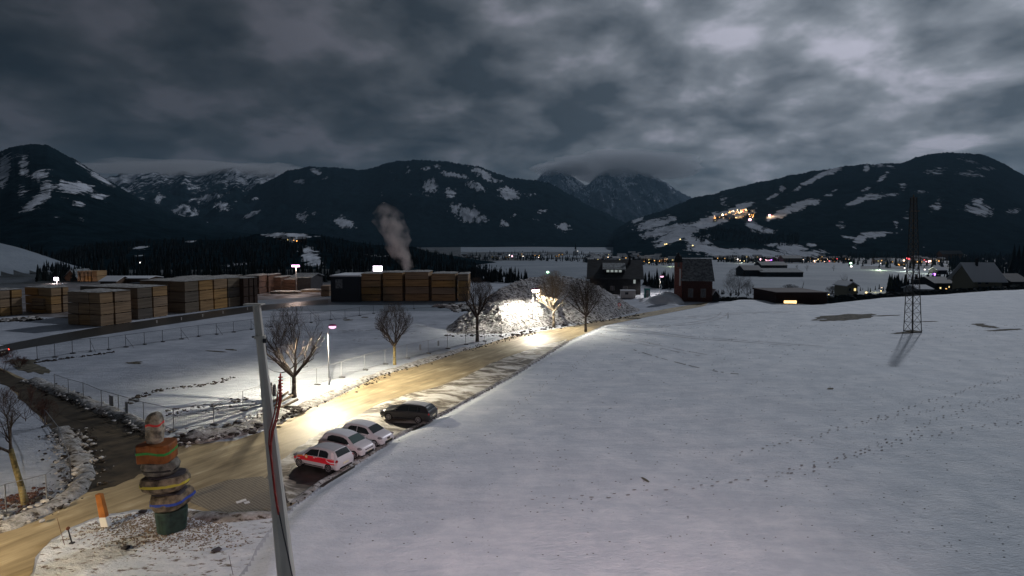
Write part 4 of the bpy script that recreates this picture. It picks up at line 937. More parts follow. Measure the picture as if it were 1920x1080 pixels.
boulder(302, 862, 889, 61, 'stone_grey', 4, [(0, .72), (.3, .96), (.7, 1.03), (1, .93)], band=(.50, .055, 'paint_black', 1.0, .5), tilt=(-.02, 0))
boulder(296, 829, 862, 60, 'orange_paint', 5, [(0, .97), (.08, 1.0), (.92, 1.02), (1, .98)], band=(.55, .07, 'paint_green', 1.015, .2), dpf=.8, e=7, tilt=(.02, 0))
boulder(290, 773, 831, 31, 'stone_white', 6, [(0, .82), (.15, .95), (.5, 1.0), (.78, .93), (.92, .72), (1, .36)], band=(.62, .06, 'paint_red', .98, .5), dpf=.8, tilt=(.08, 0))
# slanted orange and white post
b = G(199, 987); S2 = b.y / F; top = atY(186, 926, b.y)
proot = empty('marker_post', b, label='leaning orange post with a white foot beside the boulder sculpture', category='post')
def slanted(a, b_, w0, d0, w1, d1):
    o = MB(); vs = []
    for c, w_, dd in ((a, w0, d0), (b_, w1, d1)):
        for u, v in ((-w_, -dd), (w_, -dd * .8), (w_, dd), (-w_, dd)): vs.append((c.x + u, c.y + v, c.z))
    return o.add(vs, [(0, 3, 2, 1), (4, 5, 6, 7), (0, 1, 5, 4), (1, 2, 6, 5), (2, 3, 7, 6), (3, 0, 4, 7)])
mid = b.lerp(top, .30)
build('foot', slanted(b, mid, 6.6 * S2, .16, 6.2 * S2, .15), 'paint_white', proot, bevel=.02)
build('shaft', slanted(mid, top, 6.2 * S2, .15, 5.2 * S2, .13), 'orange_bright', proot, bevel=.02)
mat('rust', (0.16, 0.06, 0.03), rough=.8)
b = G(135, 1019); root = empty('ground_light', b, label='short dark stake with a brown knob near the road bend', category='stake')
o = MB(); o.tube(b, b + Vector((-.22, .05, .75)), .035, .03, 8); build('stem', o, 'dark_steel', root)
o = MB(); o.sphere(b + Vector((-.23, .05, .82)), .10, 10, 6); build('knob', o, 'rust', root, smooth=True)
o = MB(); o.box(b + Vector((.0, 0, .03)), (.22, .2, .07)); build('base_plate', o, 'dark_steel', root, bevel=.01)
b = G(121, 1022); o = MB(); o.tube(b, b + Vector((-.35, 0, 1.55)), .013, .008, 6); tag(build('marker_rod', o, 'rust'), 'thin rusty rod sticking up beside the short stake', 'rod')
b = G(437, 1078); o = MB(); o.tube(b, b + Vector((-.18, 0, 1.0)), .012, .01, 6); tag(build('marker_rod', o, 'dark_steel'), 'thin dark rod in the snow left of the tall pole', 'rod')
b = G(539, 943); S2 = b.y / F; root = empty('parking_sign', b, label='small dark box on a thin stake at the paving edge', category='sign')
o = MB(); o.tube(b, b + Vector((-6 * S2, 0, 26 * S2)), .03, n=6); build('stake', o, 'dark_steel', root)
o = MB(); o.box(b + Vector((-8.5 * S2, 0, 30 * S2)), (7 * S2, .12, 13 * S2), ry=-.2); build('box', o, 'dark_steel', root, bevel=.02)
for i, (a, c_, lb) in enumerate([(235, 1029, 'small dark stone in the snow left of the sculpture foot'), (268, 961, 'dark stone behind the sculpture beside the road'), (438, 970, 'dark stone at the lower edge of the paving'), (406, 1033, 'flat dark stone in the snow under the sculpture')]):
    q = G(a, c_); o = MB(); o.ico((q.x, q.y, .07), .2, (1.4, 1, .5), rnd=random.Random(i)); tag(build('stone', o, 'stone_dark'), lb, 'stone')
for i, (a, c_) in enumerate([(448, 942), (457, 939), (463, 943)]):
    q = flat(a, c_); o = MB(); o.box((q[0], q[1], .032), (.3, .32, .015), .7); tag(build('paving_slab', o, 'paint_white'), 'pale slab set in the grid paving', 'slab', group='pale slabs in the grid paving')
# beams and carved posts under the wide tree
mat('beam_wood', (0.10, 0.075, 0.05), rough=.85, vary=.5, scale=4)
for i, (p0, p1, lb) in enumerate([((500, 776), (548, 748), 'upper snowy beam lying under the wide bare tree'), ((496, 770), (540, 742), 'dark beam lying nearest the fence under the wide tree'), ((512, 779), (558, 756), 'lowest beam lying beside the road under the wide tree')]):
    a, c_ = G(*p0), G(*p1); o = MB(); o.tube(a + Vector((0, 0, .35)), c_ + Vector((0, 0, .4)), .13, n=6); tag(build('beam', o, 'beam_wood'), lb, 'beam')
for i, (a, c_, t_, w_, lb) in enumerate([(509, 740, 716, 5, 'slim dark carved post near the fence corner'), (515, 742, 720, 8, 'stubby pointed dark post beside the slim one')]):
    b = G(a, c_); s = b.y / F; o = MB(); o.path([b, b + Vector((0, 0, (c_ - t_) * s * .7)), b + Vector((.02, 0, (c_ - t_) * s))], [w_ * s / 2, w_ * s / 2 * .9, w_ * s / 4], 8); tag(build('carved_post', o, 'stone_dark', smooth=False), lb, 'post')
# ------------------------------------------------------------------ cars
mat('car_white', (0.62, 0.61, 0.62), rough=.3, spec=.5); mat('car_grey', (0.035, 0.035, 0.037), rough=.28, spec=.6, metal=.3)
mat('glass_dark', (0.015, 0.02, 0.02), rough=.12, spec=.6); mat('glass_green', (0.05, 0.085, 0.08), rough=.15, spec=.6)
mat('tyre', (0.012, 0.012, 0.012), rough=.8); mat('alloy', (0.38, 0.38, 0.39), rough=.35, metal=.7); mat('plastic_black', (0.02, 0.02, 0.02), rough=.6)
mat('plate', (0.75, 0.70, 0.50), rough=.5); mat('reflex_red', (0.85, 0.03, 0.05), rough=.4); mat('reflex_yellow', (0.90, 0.40, 0.03), rough=.4); mat('reflex_white', (0.88, 0.80, 0.80), rough=.4)
mat('tail_lens', (0.30, 0.01, 0.01), rough=.25, spec=.6); mat('head_lens', (0.22, 0.22, 0.23), rough=.15, spec=.8); mat('chrome', (0.6, 0.6, 0.6), rough=.2, metal=1)
HATCH = [(-1.98, .42, .66, .70, .66, .56), (-1.94, .27, .86, .88, .80, .66), (-1.84, .24, .95, 1.00, .835, .68), (-1.66, .22, .96, 1.24, .84, .63), (-1.50, .22, .96, 1.415, .845, .60), (-1.0, .20, .95, 1.475, .85, .61), (-.3, .20, .935, 1.49, .85, .61), (.20, .20, .92, 1.44, .85, .60), (.48, .20, .91, 1.36, .85, .60),
         (.80, .20, .895, 1.15, .848, .64), (1.10, .20, .875, .955, .84, .68), (1.5, .22, .80, .88, .82, .62), (1.80, .25, .68, .76, .76, .55), (1.96, .33, .55, .58, .62, .45)]
ESTATE = [(-2.38, .42, .68, .72, .70, .60), (-2.33, .27, .88, .92, .85, .70), (-2.22, .24, .98, 1.03, .89, .72), (-2.02, .22, .99, 1.27, .90, .66), (-1.86, .22, .99, 1.39, .90, .62), (-1.2, .20, .97, 1.46, .91, .63), (-.4, .20, .95, 1.48, .91, .63), (.15, .20, .935, 1.44, .91, .62), (.42, .20, .925, 1.36, .91, .62),
          (.80, .20, .91, 1.14, .905, .66), (1.15, .20, .89, .965, .90, .70), (1.75, .22, .80, .89, .87, .64), (2.15, .25, .68, .76, .80, .56), (2.36, .33, .55, .58, .66, .46)]
def ring(s):
    x, zb, zl, zt, wb, wt = s
    cab = max(0.0, zt - zl)
    half = [(0, zb), (wb * .88, zb), (wb * .97, zb + .10), (wb, zb + .30 * (zl - zb) + .1), (wb * .995, zl - .12 * (zl - zb)), (wb * .955, zl), (wt + (wb * .955 - wt) * .12, zl + cab * .84), (wt * .88, zl + cab * .965), (wt * .45, zt), (0, zt + .006)]
    return [(x, y, z) for y, z in half] + [(x, -y, z) for y, z in half[-2:0:-1]]
def interp_station(st_, x):
    for a, b in zip(st_[:-1], st_[1:]):
        if a[0] <= x <= b[0]:
            f = (x - a[0]) / (b[0] - a[0]); return tuple(a[i] + (b[i] - a[i]) * f for i in range(6))
    return st_[0] if x < st_[0][0] else st_[-1]
def sidept(st_, x, v, side, off=.006):
    """v<0 below the belt line (-1 = sill), 0 belt, 1 roof edge"""
    s = interp_station(st_, x); r = ring(s)
    if v >= 0:
        a, b = r[5], r[6]; f = v
    else:
        chain = [r[5], r[4], r[3], r[2]]; u = -v * 3; i = min(2, int(u)); f = u - i; a, b = chain[i], chain[i + 1]
    y = a[1] + (b[1] - a[1]) * f; z = a[2] + (b[2] - a[2]) * f
    return (x, side * (y + off), z + off * .3)
def strip(st_, xs, vlo, vhi, side, off=.006, nv=1):
    o = MB(); vs = []
    for x, lo, hi in zip(xs, vlo, vhi):
        for k in range(nv + 1): vs.append(sidept(st_, x, lo + (hi - lo) * k / nv, side, off))
    n = nv + 1; fs = []
    for i in range(len(xs) - 1):
        for k in range(nv):
            q = (i * n + k, (i + 1) * n + k, (i + 1) * n + k + 1, i * n + k + 1); fs.append(q if side > 0 else q[::-1])
    return o.add(vs, fs)
def make_car(label, cat, st_, paint, wb, loc, yaw, glass='glass_dark', wglass='glass_dark', roofsnow=None, livery=False, wr=.31, door_x=(-.35,), lit_tail=False, name='parked_car', grille='badge', snow_roof=True):
    root = empty(name, loc, yaw, label=label, category=cat); root.scale = (1.1, 1.1, 1.1)
    P = lambda nm, o, m, par=root, **k: build(nm, o, m, par, world=False, **k)
    # refine stations for a smooth skin
    xs = []
    for a, b in zip(st_[:-1], st_[1:]):
        k = max(1, int((b[0] - a[0]) / .12)); xs += [a[0] + (b[0] - a[0]) * i / k for i in range(k)]
    xs.append(st_[-1][0]); R_ = [ring(interp_station(st_, x)) for x in xs]; n = len(R_[0]); o = MB()
    # open wheel arches: lift the sill ring points over the wheels
    def arch(x):
        for wx in (wb / 2 + .03, -wb / 2 + .03):
            dx = abs(x - wx)
            if dx < wr + .05: return math.sqrt((wr + .05) ** 2 - dx * dx) + wr * .98
        return 0
    for x, r in zip(xs, R_):
        az = arch(x)
        if az:
            for i, (a, b, c) in enumerate(r):
                if abs(b) > .5 and c < az: r[i] = (a, b * (.999), az if c < az else c)
    o.add([p for r in R_ for p in r], [(j * n + i, (j + 1) * n + i, (j + 1) * n + (i + 1) % n, j * n + (i + 1) % n) for j in range(len(R_) - 1) for i in range(n)] + [tuple(range(n)), tuple(range((len(R_) - 1) * n, len(R_) * n))[::-1]])
    P('body', o, paint, smooth=True).modifiers.new('n', 'WEIGHTED_NORMAL')
    x0, x1 = st_[0][0], st_[-1][0]; hw = st_[6][4]
    o = MB(); o.box(((x0 + x1) / 2, 0, .30), (x1 - x0 - .3, hw * 1.5, .22)); P('underbody', o, 'plastic_black')
    ws = next(s for s in st_ if s[0] > 1.0 and s[3] < 1.0); rf = next(s for s in st_ if s[0] > .35)
    # windscreen and rear window
    def across(xa, xb, ka, kb, m, nm, ln=5):
        o = MB(); vs = []
        for i in range(ln + 1):
            x = xa + (xb - xa) * i / ln; s = interp_station(st_, x); kk = ka + (kb - ka) * i / ln
            r = ring(s); e = r[7]; mdl = r[9]
            for y, z in ((-e[1] * kk, e[2]), (-r[8][1] * kk, r[8][2]), (0, mdl[2]), (r[8][1] * kk, r[8][2]), (e[1] * kk, e[2])):
                vs.append((x + (.012 if xa > 0 else -.012), y, z + .012))
        f = [(i * 5 + k, i * 5 + k + 1, (i + 1) * 5 + k + 1, (i + 1) * 5 + k) for i in range(ln) for k in range(4)]
        if xa > xb: f = [q for q in f]
        o.add(vs, f); return P(nm, o, m, smooth=True)
    across(ws[0] - .04, rf[0] + .02, 1.12, 1.04, wglass, 'windscreen')
    across(st_[2][0] + .03, st_[4][0] - .03, 1.02, 1.0, glass, 'rear_window')
    for side in (1, -1):
        xa, xb = st_[4][0] + .32, rf[0] + .38
        cuts = [xa] + sorted(door_x) + [xb]
        for a, b in zip(cuts[:-1], cuts[1:]):
            xx = [a + .025 + (b - a - .05) * i / 6 for i in range(7)]
            lo, hi = [], []
            for x in xx:
                v = .92
                if x > rf[0] - .05: v = .92 * max(.06, 1 - (x - (rf[0] - .05)) / (ws[0] - rf[0]) * 1.0)
                if x < xa + .22: v = min(v, .62 + .30 * (x - xa) / .22)
                lo.append(.05); hi.append(v)
            P('side_window', strip(st_, xx, lo, hi, side, .008), glass)
            o = MB()
        # sill trim, handles, mirrors
        xx = [-wb / 2 + wr + .1 + (wb - 2 * wr - .2) * i / 6 for i in range(7)]
        P('sill_trim', strip(st_, xx, [-1.0] * 7, [-.90] * 7, side, .012), 'chrome' if paint == 'car_grey' else 'plastic_black')
        for dx in door_x:
            p = sidept(st_, dx + .12, -.12, side, .012); o = MB(); o.box(p, (.17, .025, .03)); P('door_handle', o, paint)
        p = sidept(st_, rf[0] + .34, .10, side, .09); o = MB(); o.sphere(p, .10, 10, 6, (.6, 1.0, .7)); P('wing_mirror', o, paint, smooth=True)
        # wheels
        for wx in (wb / 2 + .03, -wb / 2 + .03):
            yo = side * (hw - .02); yi = side * (hw - .22)
            o = MB(); o.tube((wx, yi, wr), (wx, yo, wr), wr, n=24); tw = P('wheel', o, 'tyre')
            o = MB(); o.tube((wx, yo, wr), (wx, yo + side * .008, wr), wr * .66, n=20)
            rim = build('rim', o, 'plastic_black', tw, world=False)
            o = MB()
            for k in range(7):
                a = 2 * math.pi * k / 7; c = (wx + math.cos(a) * wr * .34, yo + side * .014, wr + math.sin(a) * wr * .34)
                o.box(c, (wr * .62, .02, .05), ry=-a)
            o.tube((wx, yo, wr), (wx, yo + side * .03, wr), .06, n=10)
            for k in range(20):
                a = 2 * math.pi * k / 20; a2 = a + 2 * math.pi / 20
                o.tube((wx + math.cos(a) * wr * .66, yo + side * .01, wr + math.sin(a) * wr * .66), (wx + math.cos(a2) * wr * .66, yo + side * .01, wr + math.sin(a2) * wr * .66), .022, n=4)
            build('spokes', o, 'alloy', tw, world=False)
            o = MB(); vs = []; m_ = 14
            for k in range(m_ + 1):
                a = math.pi * k / m_
                for rr_ in (wr + .015, wr + .075): vs.append((wx + rr_ * math.cos(a), side * (hw + .004 - .015 * math.sin(a)), wr * .95 + rr_ * math.sin(a)))
            o.add(vs, [(2 * k, 2 * k + 1, 2 * k + 3, 2 * k + 2) for k in range(m_)]); P('arch_trim', o, 'plastic_black' if paint == 'car_grey' else paint)
        # lamps
        s = st_[-3]; o = MB(); o.sphere((x1 - .30, side * (s[4] - .10), s[2] - .06), .17, 12, 8, (1.35, .6, .5)); P('headlight', o, 'head_lens', smooth=True)
        s = st_[1]; o = MB(); o.sphere((x0 + .12, side * (s[4] - .06), .83), .15, 12, 8, (.65, .7, .75)); P('tail_light', o, 'glow_tail' if lit_tail else 'tail_lens', smooth=True)
        if livery:
            xx = [-1.90 + 3.7 * i / 16 for i in range(17)]
            P('red_stripe', strip(st_, xx, [-.60] * 17, [-.03] * 17, side, .007, 2), 'reflex_red')
            xx = [.95 + .72 * i / 5 for i in range(6)]
            P('yellow_stripe', strip(st_, xx, [-.26, -.26, -.26, -.24, -.22, -.18], [-.07] * 6, side, .012), 'reflex_yellow')
            o = MB(); c = sidept(st_, .62, -.27, side, .016); o.tube((c[0], c[1] - side * .004, c[2]), (c[0], c[1] + side * .004, c[2]), .13, n=18); em = P('round_emblem', o, 'reflex_yellow')
            o = MB(); o.box((c[0], c[1] + side * .007, c[2]), (.16, .006, .05)); o.box((c[0], c[1] + side * .0085, c[2]), (.05, .006, .16)); build('cross', o, 'reflex_white', em, world=False)
            o = MB(); c = sidept(st_, -.05, -.25, side, .014); o.box(c, (.14, .01, .06)); P('white_mark', o, 'reflex_white')
            xx = [-1.86, -1.6, -1.4, -1.2, -1.05]
            P('white_flash', strip(st_, xx, [-.50, -.52, -.52, -.46, -.34], [-.12, -.12, -.10, -.10, -.18], side, .012), 'reflex_white')
            xx = [-1.66, -1.56, -1.46, -1.36]
            P('pillar_flash', strip(st_, xx, [0.0, .0, .1, .5], [.25, .9, .95, .97], side, .010), 'reflex_white')
    # plates, bumpers, grille, rear letters
    o = MB(); o.box((x0 - .012, 0, .60), (.02, .50, .11)); P('number_plate', o, 'plate')
    o = MB(); o.box((x1 - .02, 0, .46), (.05, .50, .11)); P('number_plate', o, 'plate')
    o = MB(); o.box((x1 - .10, 0, .40), (.22, hw * 1.1, .14)); P('air_intake', o, 'plastic_black')
    if grille == 'shield':
        o = MB(); o.prism([(x1 - .06, -.16), (x1 + .0, -.16), (x1 + .0, .16), (x1 - .06, .16)], .42, .66); P('grille', o, 'plastic_black')
    else:
        o = MB(); o.box((x1 - .10, 0, .60), (.16, .8, .09)); P('grille', o, 'plastic_black')
    o = MB(); o.box((x0 + .03, 0, .34), (.10, hw * 1.3, .10)); P('rear_bumper', o, 'plastic_black')
    if livery:
        o = MB()
        for i in range(5): o.box((x0 + .085, -.34 + i * .17, .86), (.015, .085, .11))
        P('rear_lettering', o, 'reflex_red')
    if snow_roof:
        o = MB(); vs = []; xx = [st_[4][0] + .02 + (rf[0] - st_[4][0] - .06) * i / 10 for i in range(11)]
        for x in xx:
            r = ring(interp_station(st_, x))
            for q in (r[7], r[8], r[9], (x, -r[8][1], r[8][2]), (x, -r[7][1], r[7][2])): vs.append((x, q[1] * .97, q[2] + .014 + .008 * mnoise.noise((x * 3, q[1] * 3, 0))))
        o.add(vs, [(i * 5 + k, i * 5 + k + 1, (i + 1) * 5 + k + 1, (i + 1) * 5 + k) for i in range(10) for k in range(4)]); P('roof_snow', o, roofsnow or 'snow_clod', smooth=True)
    if paint == 'car_grey':
        for side in (1, -1):
            o = MB(); o.path([(-1.7, side * .60, 1.43), (-1.2, side * .61, 1.52), (-.2, side * .61, 1.54), (.3, side * .60, 1.43)], .014, 6); P('roof_rail', o, 'chrome')
    return root
emat('glow_tail', (1, .05, .03), 8)
mat('frost', (0.42, 0.42, 0.43), rough=.8)
def heading(a, b): # from rear contact to front contact
    v = b - a; return math.atan2(v.y, v.x)
def car_at(contact, end, side, yaw, wb, hw):
    d = Vector((math.cos(yaw), math.sin(yaw), 0)); n_ = Vector((-d.y, d.x, 0))
    c = contact - d * ((wb / 2 + .03) if end == 'front' else (-wb / 2 + .03)) - n_ * side * (hw - .1)
    return Vector((c.x, c.y, .02))
yawR = heading(G(621, 887), G(562, 874)); yw = yawR + math.pi
f_ = G(562, 874)
make_car('white car with a glowing red stripe along its side', 'car', HATCH, 'car_white', 2.5, car_at(G(591, 880.5), 'front', 1, yawR, 0, .85), yawR, glass='glass_dark', wglass='glass_dark', livery=True, roofsnow='frost')
make_car('white car between the striped car and the third white one', 'car', HATCH, 'car_white', 2.5, car_at(G(664, 860), 'front', -1, yw, 2.5, .85), yw, wglass='glass_green', glass='glass_dark', door_x=(), roofsnow='snow_clod')
make_car('white car with a shield grille, furthest back of the white cars', 'car', HATCH, 'car_white', 2.5, car_at(G(702, 839), 'front', -1, yw + .03, 2.5, .85), yw + .03, wglass='glass_dark', grille='shield', roofsnow='snow_clod')
yE = heading(G(786, 794), G(729, 788))
make_car('dark grey estate car parked apart from the white cars', 'estate car', ESTATE, 'car_grey', 2.75, car_at(G(757.5, 791), 'front', 1, yE, 0, .91), yE, wr=.33, door_x=(-.45, -1.25), roofsnow='frost')
make_car('dark car with red tail lights at the left edge', 'car', HATCH, 'car_grey', 2.5, G(-17, 668), R(170), lit_tail=True, snow_roof=True)

# ------------------------------------------------------------------ timber yard
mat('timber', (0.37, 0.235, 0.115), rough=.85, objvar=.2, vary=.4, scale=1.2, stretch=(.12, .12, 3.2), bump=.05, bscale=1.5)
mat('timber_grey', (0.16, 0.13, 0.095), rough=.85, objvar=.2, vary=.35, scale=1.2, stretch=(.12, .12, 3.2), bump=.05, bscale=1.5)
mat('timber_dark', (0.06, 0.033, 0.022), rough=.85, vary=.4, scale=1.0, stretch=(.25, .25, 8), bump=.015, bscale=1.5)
def solve(p, e, target):
    lo, hi = 0.0, 80.0
    f = lambda k: project(p.x + e.x * k, p.y + e.y * k, 0)[0] - target
    s = f(0) > 0
    if (f(hi) > 0) == s: return 4.0
    for _ in range(40):
        k = (lo + hi) / 2
        if (f(k) > 0) == s: lo = k
        else: hi = k
    return lo
def timber_stack(label, corner, e1, e2, cuts1, l2, n2, top_py, tiers, m='timber', snow=True, mats=None, group='stacks of sawn timber in the yard'):
    """cuts1: pixel columns where the front face splits, first one is the corner"""
    p = G(*corner); zt_ = atY(corner[0], top_py, p.y).z - p.z
    ks = [0.0] + [solve(p, e1, c) for c in cuts1]
    root = empty('timber_stack', p, label=label, category='timber stack', group=group)
    a1 = math.atan2(e1.y, e1.x); th = zt_ / tiers; rr = random.Random(int(corner[0]))
    for c, (k0, k1) in enumerate(zip(ks[:-1], ks[1:])):
        mm = (mats[c] if mats else m)
        for r_ in range(n2):
            b0, b1 = l2 * r_ / n2, l2 * (r_ + 1) / n2
            for t_ in range(tiers):
                ctr = e1 * ((k0 + k1) / 2 + rr.uniform(-.04, .04)) + e2 * ((b0 + b1) / 2 + rr.uniform(-.06, .06)) + Vector((0, 0, th * (t_ + .5) + .03))
                o = MB(); o.box(ctr, (k1 - k0 - .42 + rr.uniform(-.05, .05), b1 - b0 - .16, th - .17), a1); build('timber_pack', o, mm, root, world=False)
                if r_ == 0 and c < 6:
                    o = MB()
                    for q in (.15, .5, .85): o.box(e1 * (k0 + (k1 - k0) * q) + e2 * ((b0 + b1) / 2) + Vector((0, 0, th * t_ + .02)), (.12, b1 - b0 - .4, .12), a1)
                    build('bearer', o, 'timber_dark', root, world=False)
    if snow:
        o = MB(); nn = 10; vs = []; K = ks[-1]
        for i in range(nn + 1):
            for j in range(nn + 1):
                q = e1 * (K * i / nn) + e2 * (l2 * j / nn); z = zt_ + .02 + (.16 + .16 * mnoise.noise((q.x * .6, q.y * .6, 1)) if 0 < i < nn and 0 < j < nn else .0)
                vs.append((q.x, q.y, z))
        o.add(vs, [(i * (nn + 1) + j, i * (nn + 1) + j + 1, (i + 1) * (nn + 1) + j + 1, (i + 1) * (nn + 1) + j) for i in range(nn) for j in range(nn)])
        build('snow_cover', o, 'dirty_snow', root, world=False, smooth=True)
    return root
A0, A1 = G(193, 613), G(452, 576); e1 = (A1 - A0).normalized(); e1.z = 0; e1.normalize(); e2 = Vector((-e1.y, e1.x, 0))
def l2px(corner, target): p = G(*corner); return solve(p, e2, target)
timber_stack('nearest timber stack at the left front of the yard', (188, 613), e1, e2, [216, 249], l2px((188, 613), 126), 3, 549, 3)
timber_stack('timber stack directly behind the nearest one', (258, 600), e1, e2, [288, 317], l2px((258, 600), 150), 3, 540, 3, mats=['timber_grey', 'timber'])
timber_stack('long timber stack of four bays in the middle of the row', (347, 588), e1, e2, [375, 402, 428, 453], l2px((347, 588), 262), 3, 528, 3, mats=['timber_grey', 'timber', 'timber', 'timber_grey'])
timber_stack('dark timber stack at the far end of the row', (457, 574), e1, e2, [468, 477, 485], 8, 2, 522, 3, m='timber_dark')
timber_stack('timber stack at the left edge of the picture', (0, 594), e1, e2, [22, 45], 10, 3, 545, 3)
timber_stack('timber stack half hidden behind the nearest one', (96, 588), e1, e2, [118, 132], 9, 2, 540, 3)
timber_stack('low timber stack behind the brush heap', (80, 588), e1, e2, [95], 4, 1, 560, 4, snow=False)
ex, ey = Vector((1, 0, 0)), Vector((0, 1, 0))
for i, (a, b, tp, mm, lb) in enumerate([(676, 715, 513, 'timber', 'pale timber stack touching the dark hall'), (717, 756, 511, 'timber', 'second pale timber stack from the dark hall'), (759, 805, 510, 'timber', 'tall pale timber stack under the smoke plume'), (808, 855, 513, 'timber', 'wide pale timber stack right of the plume'), (857, 879, 514, 'timber', 'narrow last timber stack beside the earth heap')]):
    timber_stack(lb, (a, 565), ex, ey, [b], 9, 2, tp, 4, m=mm, group='stacks of sawn timber beside the dark hall')
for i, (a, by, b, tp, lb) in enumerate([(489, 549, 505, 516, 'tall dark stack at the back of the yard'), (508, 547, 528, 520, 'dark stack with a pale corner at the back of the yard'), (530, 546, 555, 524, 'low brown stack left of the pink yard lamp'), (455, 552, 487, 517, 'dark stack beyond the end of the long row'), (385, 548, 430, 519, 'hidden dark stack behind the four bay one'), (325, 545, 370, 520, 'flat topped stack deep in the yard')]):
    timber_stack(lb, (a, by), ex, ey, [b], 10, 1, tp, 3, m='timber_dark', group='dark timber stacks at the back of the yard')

# ------------------------------------------------------------------ buildings
mat('wall_dark', (0.02, 0.021, 0.024), rough=.85, vary=.3, scale=1); mat('wall_cream', (0.20, 0.18, 0.13), rough=.85); mat('wall_brick', (0.06, 0.026, 0.022), rough=.85, vary=.35, scale=3, bump=.01)
mat('wall_grey', (0.22, 0.22, 0.22), rough=.85); mat('wall_white', (0.55, 0.54, 0.52), rough=.85); mat('wall_wood', (0.11, 0.07, 0.045), rough=.85, vary=.4, scale=2, stretch=(3, 3, .3))
mat('roof_dark', (0.024, 0.028, 0.032), rough=.7, vary=.4, scale=1.2, stretch=(.4, .4, 3), bump=.02); mat('roof_frost', (0.16, 0.18, 0.19), rough=.8, vary=.6, scale=1.5); mat('roof_red', (0.022, 0.007, 0.005), rough=.8)
mat('window_dark', (0.02, 0.022, 0.03), rough=.15, spec=.6); mat('teal_plastic', (0.02, 0.16, 0.16), rough=.5)
emat('window_pale', (.75, .85, .82), .32); emat('window_warm', (1, .55, .18), 1.6); emat('window_yellow', (1, .8, .35), 1.2); emat('window_hot', (1, .62, .25), 2.6)
def house(label, px, py, wpx, wallpx, roofpx, depth, rot=0.0, wall='wall_grey', roof='snow_clod', windows=(), ridge='x', cat='house', name='house', group=None, chimney=None, over=.5, base=None, Yb=None, wtop=None, rtop=None):
    if Yb: p = atY(px, 550, Yb); p.z = hz(p.x, Yb)
    else: p = base or G(px, py)
    s = p.y / F; w_, hw_, hr = wpx * s, wallpx * s, roofpx * s
    if wtop: hw_ = atY(px, wtop, p.y).z - p.z; hr = (wtop - rtop) * s
    root = empty(name, p, rot, label=label, category=cat)
    if group: root['group'] = group
    P = lambda nm, o, m, par=root, **k: build(nm, o, m, par, world=False, **k)
    o = MB(); o.box((0, depth / 2, hw_ / 2 - 1), (w_, depth, hw_ + 2)); wl = P('wall', o, wall)
    if roofpx:
        o = MB(); ov = over; t_ = .28
        if ridge == 'x':
            o.add([(-w_ / 2 + .02, .02, hw_), (-w_ / 2 + .02, depth - .02, hw_), (-w_ / 2 + .02, depth / 2, hw_ + hr - t_), (w_ / 2 - .02, .02, hw_), (w_ / 2 - .02, depth - .02, hw_), (w_ / 2 - .02, depth / 2, hw_ + hr - t_)], [(0, 1, 2), (3, 5, 4), (0, 2, 5, 3), (1, 4, 5, 2), (0, 3, 4, 1)])
            g = P('gable', o, wall)
            sl = hr / (depth / 2); o = MB(); a, b = w_ / 2 + ov, ov
            sec = [(-b, hw_ - b * sl), (depth / 2, hw_ + hr), (depth + b, hw_ - b * sl), (depth + b, hw_ - b * sl - t_), (depth / 2, hw_ + hr - t_), (-b, hw_ - b * sl - t_)]
            vs = [(-a, y, z) for y, z in sec] + [(a, y, z) for y, z in sec]
        else:
            o.add([(-w_ / 2 + .02, .02, hw_), (w_ / 2 - .02, .02, hw_), (0, .02, hw_ + hr - t_), (-w_ / 2 + .02, depth - .02, hw_), (w_ / 2 - .02, depth - .02, hw_), (0, depth - .02, hw_ + hr - t_)], [(0, 1, 2), (3, 5, 4), (0, 2, 5, 3), (1, 4, 5, 2), (0, 3, 4, 1)])
            g = P('gable', o, wall)
            sl = hr / (w_ / 2); o = MB(); b = ov
            sec = [(-w_ / 2 - b, hw_ - b * sl), (0, hw_ + hr), (w_ / 2 + b, hw_ - b * sl), (w_ / 2 + b, hw_ - b * sl - t_), (0, hw_ + hr - t_), (-w_ / 2 - b, hw_ - b * sl - t_)]
            vs = [(x, -b, z) for x, z in sec] + [(x, depth + b, z) for x, z in sec]
        o.add(vs, [(0, 1, 2, 3, 4, 5), (11, 10, 9, 8, 7, 6)] + [(i, 6 + i, 6 + (i + 1) % 6, (i + 1) % 6) for i in range(6)]); rf = P('roof', o, roof)
        if chimney is not None:
            o = MB(); o.box((chimney * w_, depth * .4, hw_ + hr * .95), (.7, .7, hr * .5 + .8)); build('chimney', o, 'wall_dark', rf, world=False)
    for (u, v, ww, hh, m_) in windows:
        x, z = u * w_, (v * hw_ if v < 2 else atY(px, v, p.y).z - p.z); a, b = ww * s, hh * s
        o = MB(); f = .10
        o.box((x, -.03, z + b / 2 + f / 2), (a + 2 * f, .08, f)); o.box((x, -.03, z - b / 2 - f / 2), (a + 2 * f, .08, f)); o.box((x - a / 2 - f / 2, -.03, z), (f, .08, b)); o.box((x + a / 2 + f / 2, -.03, z), (f, .08, b))
        fr = P('window', o, 'wall_dark' if m_ != 'window_dark' else 'wall_grey')
        o = MB(); o.box((x, -.012, z), (a, .02, b)); build('pane', o, m_, fr, world=False)
    return root
